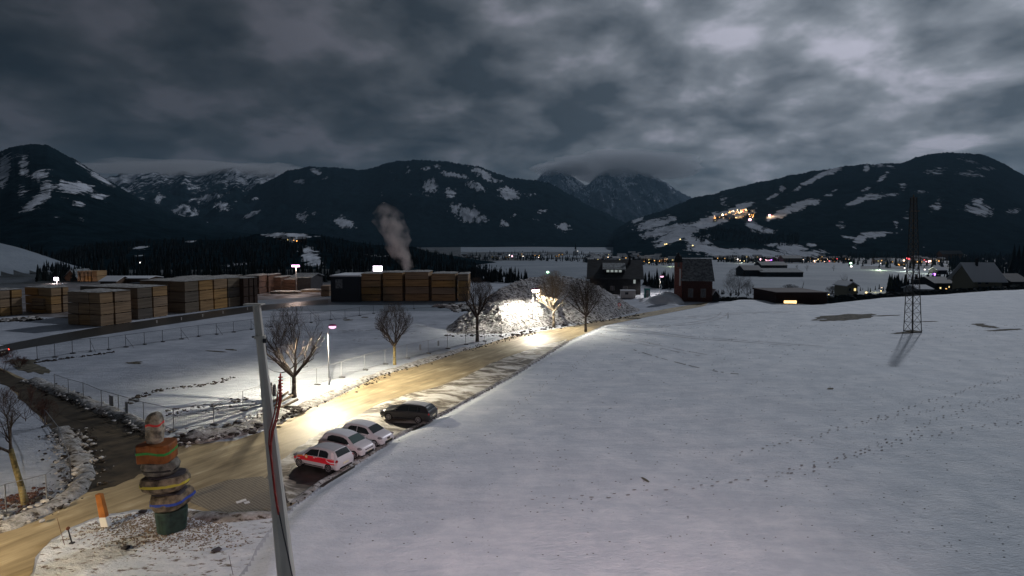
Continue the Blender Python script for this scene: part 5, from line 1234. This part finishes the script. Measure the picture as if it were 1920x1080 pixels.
# big dark house
hd = house('large dark house with a row of dormer windows', 1153, 552, 94, 34, 30, 16, R(-9), wall='wall_dark', roof='roof_dark', windows=[(-.30, .35, 7, 7, 'window_dark'), (.38, .72, 4, 7, 'window_pale'), (-.05, .35, 7, 7, 'window_dark'), (.2, .35, 7, 7, 'window_dark')], chimney=.3, over=1.0)
s = hd.location.y / F; hw_ = 34 * s; hr = 30 * s
o = MB(); o.box((-.02 * 92 * s, 3.8, hw_ + 11 * s), (40 * s, 6, 10 * s)); dm = build('dormer', o, 'wall_dark', hd, world=False)
o = MB(); o.box((-.02 * 92 * s, 3.4, hw_ + 18.5 * s), (43 * s, 7.6, .35), rx=R(14)); build('dormer_roof', o, 'roof_frost', dm, world=False)
for k in range(4):
    o = MB(); o.box((-.02 * 92 * s + (-11.5 + k * 7.6) * s, .76, hw_ + 10.5 * s), (5.2 * s, .08, 5.6 * s)); build('window', o, 'window_pale', dm, world=False)
# white site container, portable toilet, barriers
b = G(1178, 560); s = b.y / F; root = empty('site_container', b, R(-4), label='white site container with a small dark window under the dark house', category='container')
o = MB(); o.box((0, 1.2, 8 * s), (27 * s, 2.4, 14 * s)); build('body', o, 'wall_white', root, world=False, bevel=.05)
o = MB(); o.box((0, 1.2, 15.4 * s), (28 * s, 2.6, .12)); build('roof', o, 'snow_clod', root, world=False)
o = MB(); o.box((-3 * s, -.02, 10 * s), (6 * s, .06, 4.5 * s)); build('window', o, 'window_dark', root, world=False)
b = G(1214, 559); s = b.y / F; root = empty('portable_toilet', b, label='teal portable toilet left of the third street lamp', category='portable toilet')
o = MB(); o.box((0, .6, 8.5 * s), (10 * s, 1.3, 17 * s)); build('cabin', o, 'teal_plastic', root, world=False, bevel=.05)
o = MB(); o.box((0, .6, 17.6 * s), (10.8 * s, 1.45, 1.4 * s)); build('roof', o, 'teal_plastic', root, world=False, bevel=.1)
o = MB(); o.box((0, -.07, 8 * s), (6.5 * s, .05, 14 * s)); d_ = build('door', o, 'roof_frost', root, world=False); 
for i, (a, c_, lb) in enumerate([(1232, 565, 'left barrier board below the third street lamp'), (1243, 566, 'right barrier board below the third street lamp')]):
    b = G(a, c_); s = b.y / F; root = empty('barrier_board', b, label=lb, category='barrier')
    for x in (-2.2, 2.2): o = MB(); o.tube((x * s, 0, 0), (x * s * 1.1, .1, 13 * s), .05, n=6); build('leg', o, 'paint_white', root, world=False)
    for z in (5, 9, 12): o = MB(); o.box((0, -.03, z * s), (5.5 * s, .04, 2 * s)); build('board', o, 'reflex_white' if z != 9 else 'reflex_red', root, world=False)
b = G(1161, 597); s = b.y / F; root = empty('traffic_sign', b, label='round red and white traffic sign on a post at the heap', category='traffic sign')
o = MB(); o.tube((0, 0, -.1), (0, 0, 29 * s), .04, n=8); build('post', o, 'galvanised', root, world=False)
o = MB(); o.tube((0, -.05, 26 * s), (0, -.08, 26 * s), 3.1 * s, n=20); sg = build('disc', o, 'reflex_red', root, world=False)
o = MB(); o.tube((0, -.085, 26 * s), (0, -.10, 26 * s), 2.0 * s, n=20); build('disc_centre', o, 'reflex_white', sg, world=False)
o = MB(); o.box((0, -.06, 20.5 * s), (5.2 * s, .04, 4 * s)); build('lower_plate', o, 'reflex_white', root, world=False)
o = MB(); b = G(1215, 568); a_ = G(1176, 575)
ridge('snow_bank', None, [(1200, 566), (1215, 562), (1235, 559)], .8, .7, 'snow_clod', 31); ridge('snow_bank', None, [(1236, 571), (1262, 561), (1285, 562)], 4.5, 2.0, 'snow', 33, step=.8)
# chapel
mat('wall_tower_lit', (0.20, 0.085, 0.07), rough=.85, vary=.35, scale=3)  # nave brick lightened in colour so the tower looks lit
ch = house('red brick chapel with a square tower and frosted roof', 1307, 566, 54, 44, 36, 13, R(-12), wall='wall_brick', roof='roof_frost', windows=[(-.22, .38, 8, 15, 'window_dark'), (.20, .38, 8, 15, 'window_dark')], cat='chapel', name='chapel', over=.5)
s = ch.location.y / F; tx = (1272.5 - 1307) * s
o = MB(); o.box((tx, 1.0, 36 * s), (13.5 * s, 13.5 * s, 76 * s)); tw = build('tower', o, 'wall_tower_lit', ch, world=False)
o = MB()
for k, (r_, z) in enumerate([(8.6, 80), (8.2, 83), (6.0, 88), (5.6, 93), (3.5, 97), (1.0, 104)]):
    pass
prof = [(8.6, 74), (8.6, 75.5), (7.4, 78), (7.2, 82), (5.6, 86), (2.6, 89), (.6, 93)]; vs = []; n = 8
for r_, z in prof:
    for i in range(n):
        a = 2 * math.pi * (i + .5) / n; vs.append((tx + r_ * s * math.cos(a), 1.0 + r_ * s * math.sin(a), z * s))
o.add(vs, [(j * n + i, j * n + (i + 1) % n, (j + 1) * n + (i + 1) % n, (j + 1) * n + i) for j in range(len(prof) - 1) for i in range(n)] + [tuple(range((len(prof) - 1) * n, len(prof) * n))]); build('spire', o, 'wall_dark', tw, world=False)
o = MB(); o.box((tx + 3 * s, 1.0 - 6.8 * s, 46 * s), (3.0 * s, .1, 32 * s)); build('pale_banner', o, 'wall_white', tw, world=False)
o = MB(); o.box((tx, 1.0 - 6.78 * s, 70 * s), (4 * s, .1, 9 * s)); build('belfry_opening', o, 'window_dark', tw, world=False)
house('low lean-to beside the chapel wall', 1341, 566, 14, 14, 10, 6, wall='wall_dark', roof='snow_clod', ridge='y', cat='shed', name='shed')
# red garage with the lit opening
g_ = house('dark red garage with a brightly lit opening below the meadow crest', 1503, 592, 96, 42, 0, 14, wall='roof_red', cat='garage', name='garage', windows=[(-.22, 567.5, 24, 8, 'window_hot')], Yb=150, wtop=550, rtop=550)
s = g_.location.y / F; o = MB(); o.box((0, 7, atY(1503, 549, 150).z - g_.location.z), (98 * s, 15, .4)); build('roof', o, 'roof_red', g_, world=False)
house('small cream house with warm light beside the poplar', 1598, 563, 19, 22, 6, 8, wall='wall_cream', roof='snow_clod', windows=[(-.25, 543, 4, 5, 'window_dark'), (.25, 543, 4, 5, 'window_yellow')], ridge='y', chimney=.4, Yb=200, wtop=534, rtop=528)
house('big house with a broad snow covered roof at the right', 1852, 556, 46, 34, 35, 14, R(-8), wall='wall_cream', roof='snow_clod', windows=[(-.32, 530, 5, 5, 'window_dark'), (-.05, 530, 5, 5, 'window_dark')], chimney=-.1, over=1.4, Yb=222, wtop=522, rtop=493)
house('dark building at the right edge behind the snowy roof', 1912, 556, 34, 34, 14, 12, wall='wall_dark', roof='roof_dark', Yb=225, wtop=527, rtop=514)
house('dark house with a violet lamp below the village', 1770, 548, 36, 26, 12, 12, wall='wall_dark', roof='roof_dark', windows=[(-.2, 540, 3, 3, 'window_yellow'), (.1, 542, 3, 3, 'window_warm'), (.25, 538, 2, 3, 'window_yellow')], Yb=240, wtop=530, rtop=520)
house('pale shed roof between the conifers and the violet lamp', 1735, 549, 26, 10, 5, 8, wall='wall_grey', roof='snow_clod', cat='shed', name='shed', Yb=205, wtop=541, rtop=535)
house('house with a snow roof behind the violet lamp', 1767, 514, 18, 8, 5, 12, wall='wall_dark', roof='snow_clod')
house('white gabled house above the lights at the right', 1732, 482, 15, 13, 6, 12, wall='wall_white', roof='snow_clod', ridge='y')
house('broad brown chalet at the edge of the right wood', 1786, 488, 40, 12, 6, 14, wall='wall_wood', roof='roof_dark')
# farm buildings in the valley field
house('long farm barn with a snow striped roof in the valley field', 1467, 519, 78, 9, 6, 30, wall='wall_dark', roof='roof_frost', cat='barn', name='barn')
house('dark farm building left of the long barn', 1412, 518, 34, 12, 8, 20, wall='wall_dark', roof='roof_dark', cat='barn', name='barn')
house('dark farmhouse behind the long barn', 1452, 507, 48, 10, 6, 20, wall='wall_dark', roof='roof_dark', cat='farmhouse', name='farmhouse')
house('low brown barn beside the village lights', 1487, 492, 36, 8, 5, 20, wall='wall_wood', roof='roof_dark', cat='barn', name='barn')
# hall and sheds in the yard
hl = house('dark blue hall at the left of the pale timber', 648, 566, 55, 48, 0, 14, wall='wall_navy', cat='hall', name='hall') if mat('wall_navy', (0.018, 0.026, 0.035), rough=.6) else None
s = hl.location.y / F; o = MB(); o.box((0, 7, 49 * s), (57 * s, 14.6, .35)); build('roof', o, 'snow_clod', hl, world=False)
o = MB(); o.box((-12 * s, -.04, 34 * s), (13 * s, .08, 17 * s)); build('roller_door', o, 'roof_frost', hl, world=False)
house('house with a grey roof beside the white yard lamp', 133, 527, 24, 8, 14, 10, wall='wall_wood', roof='roof_frost', ridge='y')
house('long low shed with a white roof behind the timber rows', 245, 531, 66, 10, 3, 9, wall='wall_wood', roof='snow_clod', cat='shed', name='shed')
house('rounded shed with a white roof beside the long shed', 203, 533, 30, 7, 8, 9, wall='wall_wood', roof='snow_clod', cat='shed', name='shed')
house('small blue cabin in front of the long shed', 252, 540, 26, 9, 0, 5, wall='wall_navy', cat='cabin', name='cabin', windows=[(.0, .5, 16, 3, 'window_pale')])
house('low shed deep in the yard near the dark stacks', 325, 536, 90, 8, 3, 12, wall='wall_wood', roof='snow_clod', cat='shed', name='shed')
house('flat shed behind the pink yard lamp', 565, 545, 36, 26, 6, 12, wall='wall_dark', roof='roof_frost', cat='shed', name='shed')
timber_stack('brightly lit planks left of the yard lamp', (145, 528), ex, ey, [150, 158, 165, 172, 183], 6, 1, 508, 2, m='timber', snow=False, group='stacks of sawn timber in the yard')
timber_stack('reddish lit crate stack right of the pink yard lamp', (600, 556), ex, ey, [618], 5, 1, 536, 2, m='timber', snow=False, group='stacks of sawn timber beside the dark hall')
for i, (a, c_, b_, lb) in enumerate([(505, 551, 560, 'low lit plank pile in the middle of the yard'), (562, 548, 602, 'low lit plank pile right of the yard lamp post')]):
    timber_stack(lb, (a, c_), ex, ey, [b_], 3, 1, c_ - 4, 1, m='timber', snow=True, group='stacks of sawn timber beside the dark hall')

# ------------------------------------------------------------------ yard lamps
def yard_lamp(label, bx, by, ty, power, color, head, size, group='floodlights in the timber yard'):
    b = G(bx, by); h = (by - ty) / F * b.y; root = empty('floodlight', b, label=label, category='floodlight', group=group)
    o = MB(); o.tube(b, b + Vector((0, 0, h)), .14, .09, 8); build('mast', o, 'lamp_pole', root)
    o = MB(); o.box(b + Vector((0, -.1, h + size[1] / 2)), (size[0] + .2, .35, size[1] + .15)); hh = build('housing', o, 'dark_steel', root)
    o = MB(); o.box(b + Vector((0, -.3, h + size[1] / 2)), (size[0], .1, size[1])); build('glass', o, head, hh)
    ld = bpy.data.lights.new('lamp_light', 'POINT'); ld.energy = power; ld.color = color; ld.shadow_soft_size = .5
    lo = bpy.data.objects.new('lamp_light', ld); lo.location = Vector((0, -1.1, h - .4)); lo.parent = root; col.objects.link(lo)
emat('flood_violet', (1.0, .45, 1.0), 5); emat('flood_white', (1.0, .85, 1.0), 9)
yard_lamp('violet floodlight on a mast in the middle of the yard', 556, 549, 500, 2600, (1, .75, .62), 'flood_violet', (2.6, .6))
yard_lamp('white floodlight low beside the snow hump', 107, 531, 526, 1500, (1, .75, .70), 'flood_white', (1.8, 1.3))
yard_lamp('white and violet floodlight above the pale timber', 709, 540, 508, 1000, (1, .85, 1.0), 'flood_white', (3.2, 1.8))

# delineators along the dark side road
for i, (a, c_) in enumerate([(294, 606), (340, 600), (380, 594), (418, 588), (464, 581)]):
    b = G(a, c_); o = MB(); o.box(b + Vector((0, 0, .3)), (.10, .10, .6)); r_ = build('delineator_post', o, 'paint_white')
    tag(r_, 'short white delineator post beside the dark side road', 'post', group='delineator posts along the dark side road')
    o = MB(); o.box(b + Vector((0, -.08, .5)), (.16, .03, .16)); x = build('reflector', o, 'reflex_white', r_)

# ------------------------------------------------------------------ lattice mast on the meadow
mat('mast_steel', (0.035, 0.033, 0.03), rough=.7, metal=.2); mat('mast_rust', (0.14, 0.10, 0.065), rough=.8)
mbp = G(1711, 622); S = mbp.y / F; MH = 252 * S
root = empty('lattice_mast', mbp, R(12), label='tall slim steel lattice mast standing on the meadow', category='mast'); root.rotation_euler = (0, R(-2.0), R(12))
def mw(z): return (12.5 * (1 - z / MH) + 3.6 * (z / MH)) * S if z < MH * .3 else (9.8 - 5.6 * (z / MH - .3) / .7) * S
levels = []; z = 0
while z < MH: levels.append(z); z += mw(z) * 1.5
levels.append(MH)
for sx, sy in ((-1, -1), (1, -1), (1, 1), (-1, 1)):
    o = MB(); o.path([(sx * mw(z_) / 1.0 * .78, sy * mw(z_) * .78, z_) for z_ in levels], .07, 5); build('leg', o, 'mast_steel', root, world=False)
for lo_, hi_, nm_, mm in ((0, .36, 'lower_bracing', 'mast_steel'), (.36, 1.01, 'upper_bracing', 'mast_rust')):
    o = MB()
    for j, (a, b) in enumerate(zip(levels[:-1], levels[1:])):
        if not (lo_ * MH <= a < hi_ * MH): continue
        wa, wb_ = mw(a) * .78, mw(b) * .78; C = [(-1, -1), (1, -1), (1, 1), (-1, 1)]
        for k in range(4):
            p, q = C[k], C[(k + 1) % 4]
            f, g = (p, q) if j % 2 else (q, p)
            o.tube((f[0] * wa, f[1] * wa, a), (g[0] * wb_, g[1] * wb_, b), .035, n=4); o.tube((p[0] * wb_, p[1] * wb_, b), (q[0] * wb_, q[1] * wb_, b), .03, n=4)
    build(nm_, o, mm, root, world=False)
o = MB(); o.tube((-5 * S, 0, MH * .90), (13 * S, 0, MH * .90), .08, n=5); o.tube((0, 0, MH), (0, 0, MH * 1.02), .1, n=5); build('crossarm', o, 'mast_rust', root, world=False)
o = MB(); o.box((-2.5 * S, -2 * S, MH * .83), (3 * S, 2 * S, 6 * S)); o.box((2.5 * S, 2 * S, MH * .78), (3 * S, 2 * S, 5 * S)); build('antenna_box', o, 'mast_rust', root, world=False)
o = MB(); o.box((0, 0, .02), (20 * S, 20 * S, .25)); build('foundation', o, 'thawed_grass', root, world=False)
o = MB(); b = G(1258, 597); b = G(1365, 597); o.tube(b, b + Vector((0, 0, 8 * b.y / F)), .05, n=5); tag(build('marker_stake', o, 'beam_wood'), 'lone short stake in the snow near the road bend', 'stake')

# ------------------------------------------------------------------ village
def proto_house(name, wall, lit):
    root = empty(name, (0, 0, -500)); P = lambda nm, o, m, par=root: build(nm, o, m, par, world=False)
    o = MB(); o.box((0, 4.5, 2.0), (12, 9, 7)); w_ = P('wall', o, wall)
    o = MB(); sec = [(-.8, 5.0), (4.5, 8.2), (9.8, 5.0), (9.8, 4.7), (4.5, 7.9), (-.8, 4.7)]; vs = [(-6.8, y, z) for y, z in sec] + [(6.8, y, z) for y, z in sec]
    o.add(vs, [(0, 1, 2, 3, 4, 5), (11, 10, 9, 8, 7, 6)] + [(i, 6 + i, 6 + (i + 1) % 6, (i + 1) % 6) for i in range(6)]); P('roof', o, 'roof_village')
    for i, m_ in enumerate(lit):
        o = MB(); o.box((-4 + i * 4, -.05, 3.2), (1.5, .12, 1.6)); P('window', o, m_)
    return root
mat('roof_village', (0.34, 0.36, 0.38), rough=.8, vary=.4, scale=.2)
protos = [proto_house('village_house', wl, lit) for wl, lit in (('wall_dark', ['window_dark', 'window_warm', 'window_dark']), ('wall_grey', ['window_dark', 'window_dark', 'window_yellow']), ('wall_cream', ['window_warm', 'window_dark', 'window_warm']), ('wall_wood', ['window_dark'] * 3), ('wall_white', ['window_dark', 'window_yellow', 'window_dark']))]
used = [False] * 5
rr = random.Random(91)
def put_house(px, py, label, group, on=None, sc_=1.0, k=None):
    k = rr.randrange(5) if k is None else k
    c = protos[k] if not used[k] else copy_tree(protos[k]); used[k] = True
    c.location = G(px, py) if on is None else on_layer(on, px, py)
    c.rotation_euler = (0, 0, rr.uniform(-.6, .6)); lb0 = ('dark walled', 'grey', 'cream', 'brown wooden', 'white')[k]; label = lb0 + ' ' + label; f = sc_ * rr.uniform(.8, 1.25); c.scale = (f * rr.uniform(.8, 1.3), f, f)
    tag(c, label, 'house', group)
for i in range(38): put_house(rr.uniform(1095, 1262), rr.uniform(479, 493), 'village house among the red and white lights left of the chapel tower', 'village houses left of the chapel tower')
for i in range(30): put_house(rr.uniform(1345, 1620), rr.uniform(484, 490), 'village house in the row of lights along the far road', 'village houses along the far lit road', sc_=.8)
for i in range(20): put_house(rr.uniform(1640, 1830), rr.uniform(480, 500), 'village house among trees under the right wood', 'village houses under the right wood', sc_=.9)
for i in range(18): put_house(rr.uniform(860, 1090), rr.uniform(477, 486), 'small house far out in the snowy valley', 'houses far out in the valley', sc_=.8)
for i in range(20):
    u = rr.random(); put_house(1335 + 82 * u, 414 - 12 * u + rr.uniform(-6, 4), 'house of the brightly lit hamlet on the hillside', 'houses of the hillside hamlet', on=RK, sc_=1.3)
for i in range(5): put_house(rr.uniform(495, 590), rr.uniform(448, 454), 'house in the snowy gap of the wooded rise', 'houses on the wooded rise', on=key, sc_=.6)
sp = G(1079, 479); s = sp.y / F
root = empty('village_church', sp, label='far village church with a thin pointed spire', category='church')
o = MB(); o.box((0, 0, 4 * s), (9 * s, 8, 8 * s)); build('nave', o, 'wall_white', root, world=False)
o = MB(); o.box((0, 0, 6 * s), (2.6 * s, 2.6 * s, 12 * s)); t_ = build('tower', o, 'wall_white', root, world=False)
o = MB(); o.tube((0, 0, 12 * s), (0, 0, 24 * s), 1.9 * s, .05, 6); build('spire', o, 'wall_dark', t_, world=False)

GL = {'red': (1, .10, .12), 'pink': (1, .5, .62), 'white': (1, .92, .85), 'orange': (1, .45, .10), 'yellow': (1, .75, .3), 'violet': (.55, .18, 1.0), 'green': (.5, 1, .6), 'warm': (1, .7, .45)}
for k_, v in GL.items(): emat('light_' + k_, v, 3.2 if k_ in ('orange', 'red', 'yellow') else 5)
lights = []  # px, py, colour, size in photo pixels, group, power
for (a, b, c_, s_) in [(1105, 486, 'red', 3.2), (1112, 487, 'red', 3.0), (1119, 485, 'pink', 2.4), (1125, 488, 'red', 2), (1133, 484, 'orange', 2), (1146, 488, 'yellow', 2.2), (1151, 488, 'white', 1.6), (1201, 485, 'pink', 3.6), (1208, 489, 'warm', 4.2), (1214, 485, 'warm', 2.2), (1217, 493, 'yellow', 2.4),
        (1206, 483, 'orange', 1.8), (1250, 489, 'orange', 3.2), (1257, 488, 'pink', 4.6), (1262, 490, 'pink', 3.4), (1293, 489, 'warm', 2.2), (1324, 489, 'white', 1.7), (960, 481, 'pink', 3.4), (981, 481, 'white', 2.0), (1083, 472, 'white', 2.0), (1010, 483, 'white', 1.2), (1135, 489, 'red', 1.6), (1140, 483, 'warm', 1.6), (1225, 487, 'orange', 1.6), (955, 479, 'white', 1.5), (1174, 487, 'warm', 1.3)]:
    lights.append((a, b, c_, s_, 'glowing lamp in the village left of the chapel tower', 'lamps in the village left of the chapel tower'))
for (a, b, c_, s_) in [(1370, 488, 'white', 3), (1383, 487, 'white', 3.4), (1388, 489, 'warm', 2.4), (1395, 490, 'yellow', 2), (1413, 487, 'pink', 5.0), (1427, 487, 'pink', 4.6), (1436, 489, 'pink', 4.6), (1447, 489, 'violet', 5.4), (1441, 489, 'pink', 3), (1457, 488, 'green', 1.8), (1464, 487, 'red', 3.6), (1501, 489, 'white', 2.4), (1402, 486, 'orange', 1.8),
        (1521, 486, 'orange', 2.8), (1527, 490, 'warm', 2.6), (1534, 487, 'yellow', 2.6), (1546, 486, 'orange', 3.0), (1547, 491, 'warm', 2.4), (1562, 486, 'orange', 2.6), (1569, 486, 'red', 2.4), (1555, 490, 'red', 2.0), (1565, 491, 'orange', 2), (1591, 487, 'white', 1.4), (1595, 494, 'green', 4.0), (1596, 500, 'white', 3.2), (1512, 490, 'orange', 2)]:
    lights.append((a, b, c_, s_, 'glowing lamp in the row along the far lit road', 'lamps along the far lit road'))
for (a, b, c_, s_) in [(1667, 486, 'white', 1.8), (1695, 489, 'warm', 3.2), (1700, 485, 'red', 3.2), (1704, 486, 'red', 3.8), (1709, 490, 'orange', 2.6), (1733, 488, 'red', 1.8), (1739, 491, 'pink', 5.2), (1744, 490, 'warm', 3.2), (1752, 488, 'orange', 3.2), (1757, 486, 'yellow', 3), (1760, 490, 'orange', 2.4), (1696, 503, 'white', 2.0), (1734, 506, 'white', 2.2), (1751, 515, 'violet', 5.6), (1761, 511, 'white', 2.6),
        (1751, 534, 'yellow', 1.8), (1760, 538, 'yellow', 2.4), (1765, 538, 'yellow', 2.2), (1770, 541, 'yellow', 2.4), (1761, 543, 'white', 2.4), (1756, 537, 'yellow', 1.4), (1624, 549, 'yellow', 3.4), (1652, 546, 'yellow', 2.2), (1653, 540, 'warm', 1.6), (1554, 553, 'yellow', 1.5), (1435, 559, 'white', 1.3)]:
    lights.append((a, b, c_, s_, 'glowing lamp on the right side of the village', 'lamps on the right side of the village'))
def glow(px, py, c_, s_, lb, gr, on=None, layer_pt=None):
    p = G(px, py + 1.5) if on is None else on_layer(on, px, py + 1)
    s = p.y / F; q = p + Vector((0, 0, 2.6 * s * .6))
    lb = lb.replace('glowing lamp', ('big ' if s_ >= 3.4 else 'small ' if s_ < 2.2 else '') + c_ + ' glowing lamp')
    if lb.startswith('orange lamp of'): lb = lb.replace('orange', c_)
    root = empty('street_lamp', p, label=lb, category='lamp', group=gr)
    o = MB(); o.tube((0, 0, -1), (0, 0, 1.6 * s), .1 * s, n=4); build('post', o, 'dark_steel', root, world=False)
    o = MB(); o.sphere((0, 0, 2.1 * s), s_ * s * .5, 10, 6, (1.05, 1, .8)); build('globe', o, 'light_' + c_, root, world=False, smooth=True)
for l in lights: glow(*l)
for i in range(60):
    u = rr.random(); px_ = 1337 + 78 * u
    py_ = 411 - 14 * math.sin(u * 1.9) + rr.uniform(-3.5, 3.5) + (8 if u > .85 else 0)
    glow(px_, py_, rr.choice(['orange', 'orange', 'yellow', 'warm', 'orange', 'red']), rr.uniform(1.2, 2.2), 'orange lamp of the hillside hamlet', 'lamps of the hillside hamlet', on=RK)
glow(1407, 413, 'pink', 5.5, 'big pink light below the hillside hamlet', 'lamps of the hillside hamlet', on=RK)
glow(1443, 405, 'pink', 4.0, 'pink light at the second hillside field', 'lamps of the hillside hamlet', on=RK)
glow(1447, 406, 'red', 2.6, 'red light at the second hillside field', 'lamps of the hillside hamlet', on=RK)
for a, b in ((1251, 459), (1247, 460), (1276, 450), (1300, 462)): glow(a, b, 'yellow', 2.2, 'yellow lamp at the foot of the hillside fields', 'lamps at the foot of the hillside', on=RK)
glow(557, 453, 'orange', 2.6, 'orange lamp in the snowy gap of the wooded rise', 'lamps on the wooded rise', on=key)
glow(551, 452, 'orange', 1.5, 'orange lamp in the snowy gap of the wooded rise', 'lamps on the wooded rise', on=key)
glow(262, 494, 'white', 3.0, 'small white lamp in the dark wood at the left', 'lamps on the wooded rise', on=key)
glow(1027, 511, 'green', 5.0, 'added green lamp just behind the heap top', 'lamps in the village left of the chapel tower')  # lamp added for a green spot that has no known source
# pools of light that the bigger lamps throw on the snow
def pool(px, py, power, c_, up=5.0, on=None):
    p = G(px, py) if on is None else on_layer(on, px, py); ld = bpy.data.lights.new('lamp_light', 'POINT'); ld.energy = power; ld.color = c_; ld.shadow_soft_size = .4
    lo = bpy.data.objects.new('lamp_light', ld); lo.location = p + Vector((0, 0, up)); col.objects.link(lo)
pool(1390, 493.5, 9000, (.95, 1, .75)); pool(1415, 492, 6000, (1, .9, .7)); pool(1527, 491, 9000, (1, .5, .25)); pool(1565, 491, 8000, (1, .4, .2)); pool(1648, 506.5, 12000, (.85, 1, .6), 4); pool(1697, 509, 6000, (.95, 1, .8)); pool(1735, 513, 4000, (.95, 1, .8))
pool(1700, 491, 9000, (1, .5, .3)); pool(1745, 493, 10000, (1, .55, .35)); pool(1208, 491, 8000, (1, .5, .3)); pool(1112, 489, 8000, (1, .3, .25)); pool(1253, 492, 7000, (1, .6, .3)); pool(1258, 500, 5000, (.9, 1, .5)); pool(1640, 548, 700, (1, .85, .4), 3); pool(1760, 541, 900, (1, .8, .4), 3)
for a, b in ((1355, 408), (1375, 402), (1395, 402), (1410, 412), (1445, 407)): pool(a, b, 40000, (1, .6, .3), 10, on=RK)

# ------------------------------------------------------------------ smoke plume, cloud caps
def volume_mat(name, color, dens, scale, noise=True, lo=.42, hi=.7, rise=None):
    m = bpy.data.materials.new(name); m.use_nodes = True; t = m.node_tree; t.nodes.remove(t.nodes['Principled BSDF'])
    v = N(t, 'ShaderNodeVolumePrincipled'); v.inputs['Color'].default_value = (*color, 1); v.inputs['Density'].default_value = dens; v.inputs['Anisotropy'].default_value = .2
    if noise:
        tcn = N(t, 'ShaderNodeTexCoord'); nn = N(t, 'ShaderNodeTexNoise'); nn.inputs['Scale'].default_value = scale; nn.inputs['Detail'].default_value = 4; L(t, tcn.outputs['Object'], nn.inputs['Vector'])
        r_ = ramp(t, nn.outputs['Fac'], [(lo, (0, 0, 0)), (hi, (1, 1, 1))]); 
        if rise:
            sp_ = N(t, 'ShaderNodeSeparateXYZ'); L(t, tcn.outputs['Object'], sp_.inputs[0]); mr = N(t, 'ShaderNodeMapRange')
            L(t, sp_.outputs['Z'], mr.inputs['Value']); mr.inputs[1].default_value = rise[0]; mr.inputs[2].default_value = rise[1]; mr.inputs[3].default_value = 1.0; mr.inputs[4].default_value = .08
            r_ = mathn(t, 'MULTIPLY', r_, mr.outputs[0])
        L(t, mathn(t, 'MULTIPLY', r_, dens), v.inputs['Density'])
    L(t, v.outputs[0], t.nodes['Material Output'].inputs['Volume']); MATS[name] = m
    return m
volume_mat('smoke', (.95, .86, .82), .30, .26, lo=.40, hi=.70, rise=(6, 30))
for SCL in (1.45, 1.05, .65):
  o = MB(); vs = []; n = 16; YS = 190.0
  path = [(764, 516, 5), (763, 500, 8), (755, 482, 13), (745, 465, 15), (743, 450, 17), (738, 432, 19), (733, 416, 21), (728, 400, 19), (722, 388, 12), (720, 380, 4)]
  for i, (a, b, r_) in enumerate(path):
      c = atY(a, b, YS); r_ = r_ * YS / F * SCL
      for k in range(n):
          t_ = 2 * math.pi * k / n; q = 1 + .22 * math.sin(3 * t_ + i * 1.7)
          vs.append((c.x + r_ * q * math.cos(t_), c.y + r_ * q * math.sin(t_), c.z))
  m_ = len(path)
  o.add(vs, [(j * n + i, j * n + (i + 1) % n, (j + 1) * n + (i + 1) % n, (j + 1) * n + i) for j in range(m_ - 1) for i in range(n)] + [tuple(range(n))[::-1], tuple(range((m_ - 1) * n, m_ * n))])
  build('smoke_plume', o, 'smoke', kind='stuff', label='pale smoke plume drifting up behind the pale timber')

volume_mat('cloud_mist', (.92, .95, 1.0), .0026, 1, noise=False)
def cloud(label, px, py, wpx, hpx, Y, dep, seed, dens=None):
    c = atY(px, py, Y); s = Y / F; rr = random.Random(seed); mb = MB(); n, m_ = 24, 14; vs = []
    for j in range(m_ + 1):
        ph = math.pi * j / m_
        for i in range(n):
            th = 2 * math.pi * i / n; d_ = Vector((math.sin(ph) * math.cos(th), math.sin(ph) * math.sin(th), math.cos(ph)))
            k = 1 + .35 * mnoise.noise(d_ * 2.1 + Vector((seed, 0, 0))) + .15 * mnoise.noise(d_ * 5 + Vector((0, seed, 0)))
            vs.append((c.x + d_.x * wpx * s / 2 * k, c.y + d_.y * dep * k, c.z + d_.z * hpx * s / 2 * k))
    mb.add(vs, [(j * n + i, (j + 1) * n + i, (j + 1) * n + (i + 1) % n, j * n + (i + 1) % n) for j in range(m_) for i in range(n)])
    build('cloud', mb, 'cloud_mist', kind='stuff', label=label, smooth=True)
cloud('cloud hiding the tops of the distant rocky peaks', 1160, 312, 300, 52, 8000, 700, 3)
cloud('cloud wisp at the left shoulder of the distant peaks', 1050, 318, 110, 26, 7900, 500, 5)
cloud('low cloud touching the row of snowy peaks', 330, 318, 330, 26, 5000, 500, 7)
cloud('low cloud over the right end of the snowy peaks', 520, 322, 130, 24, 5000, 400, 9)

# extra lamps scattered through the village
for i in range(46):
    a = rr.choice([(1095, 1262, 481, 491), (1345, 1600, 484, 491), (1345, 1600, 484, 491), (1640, 1830, 484, 500)])
    cc = rr.choice(['orange', 'orange', 'yellow', 'warm', 'white', 'red'])
    glow(rr.uniform(a[0], a[1]), rr.uniform(a[2], a[3]), cc, rr.uniform(.9, 1.7), 'glowing lamp between the village houses', 'small lamps between the village houses')
# ------------------------------------------------------------------ air
volume_mat('air', (.42, .72, 1.0), .00003, 1, noise=False)
mb = MB(); mb.box((0, 5900, 780), (24000, 13000, 1640)); build('haze', mb, 'air', kind='stuff', label='thin night haze filling the valley')
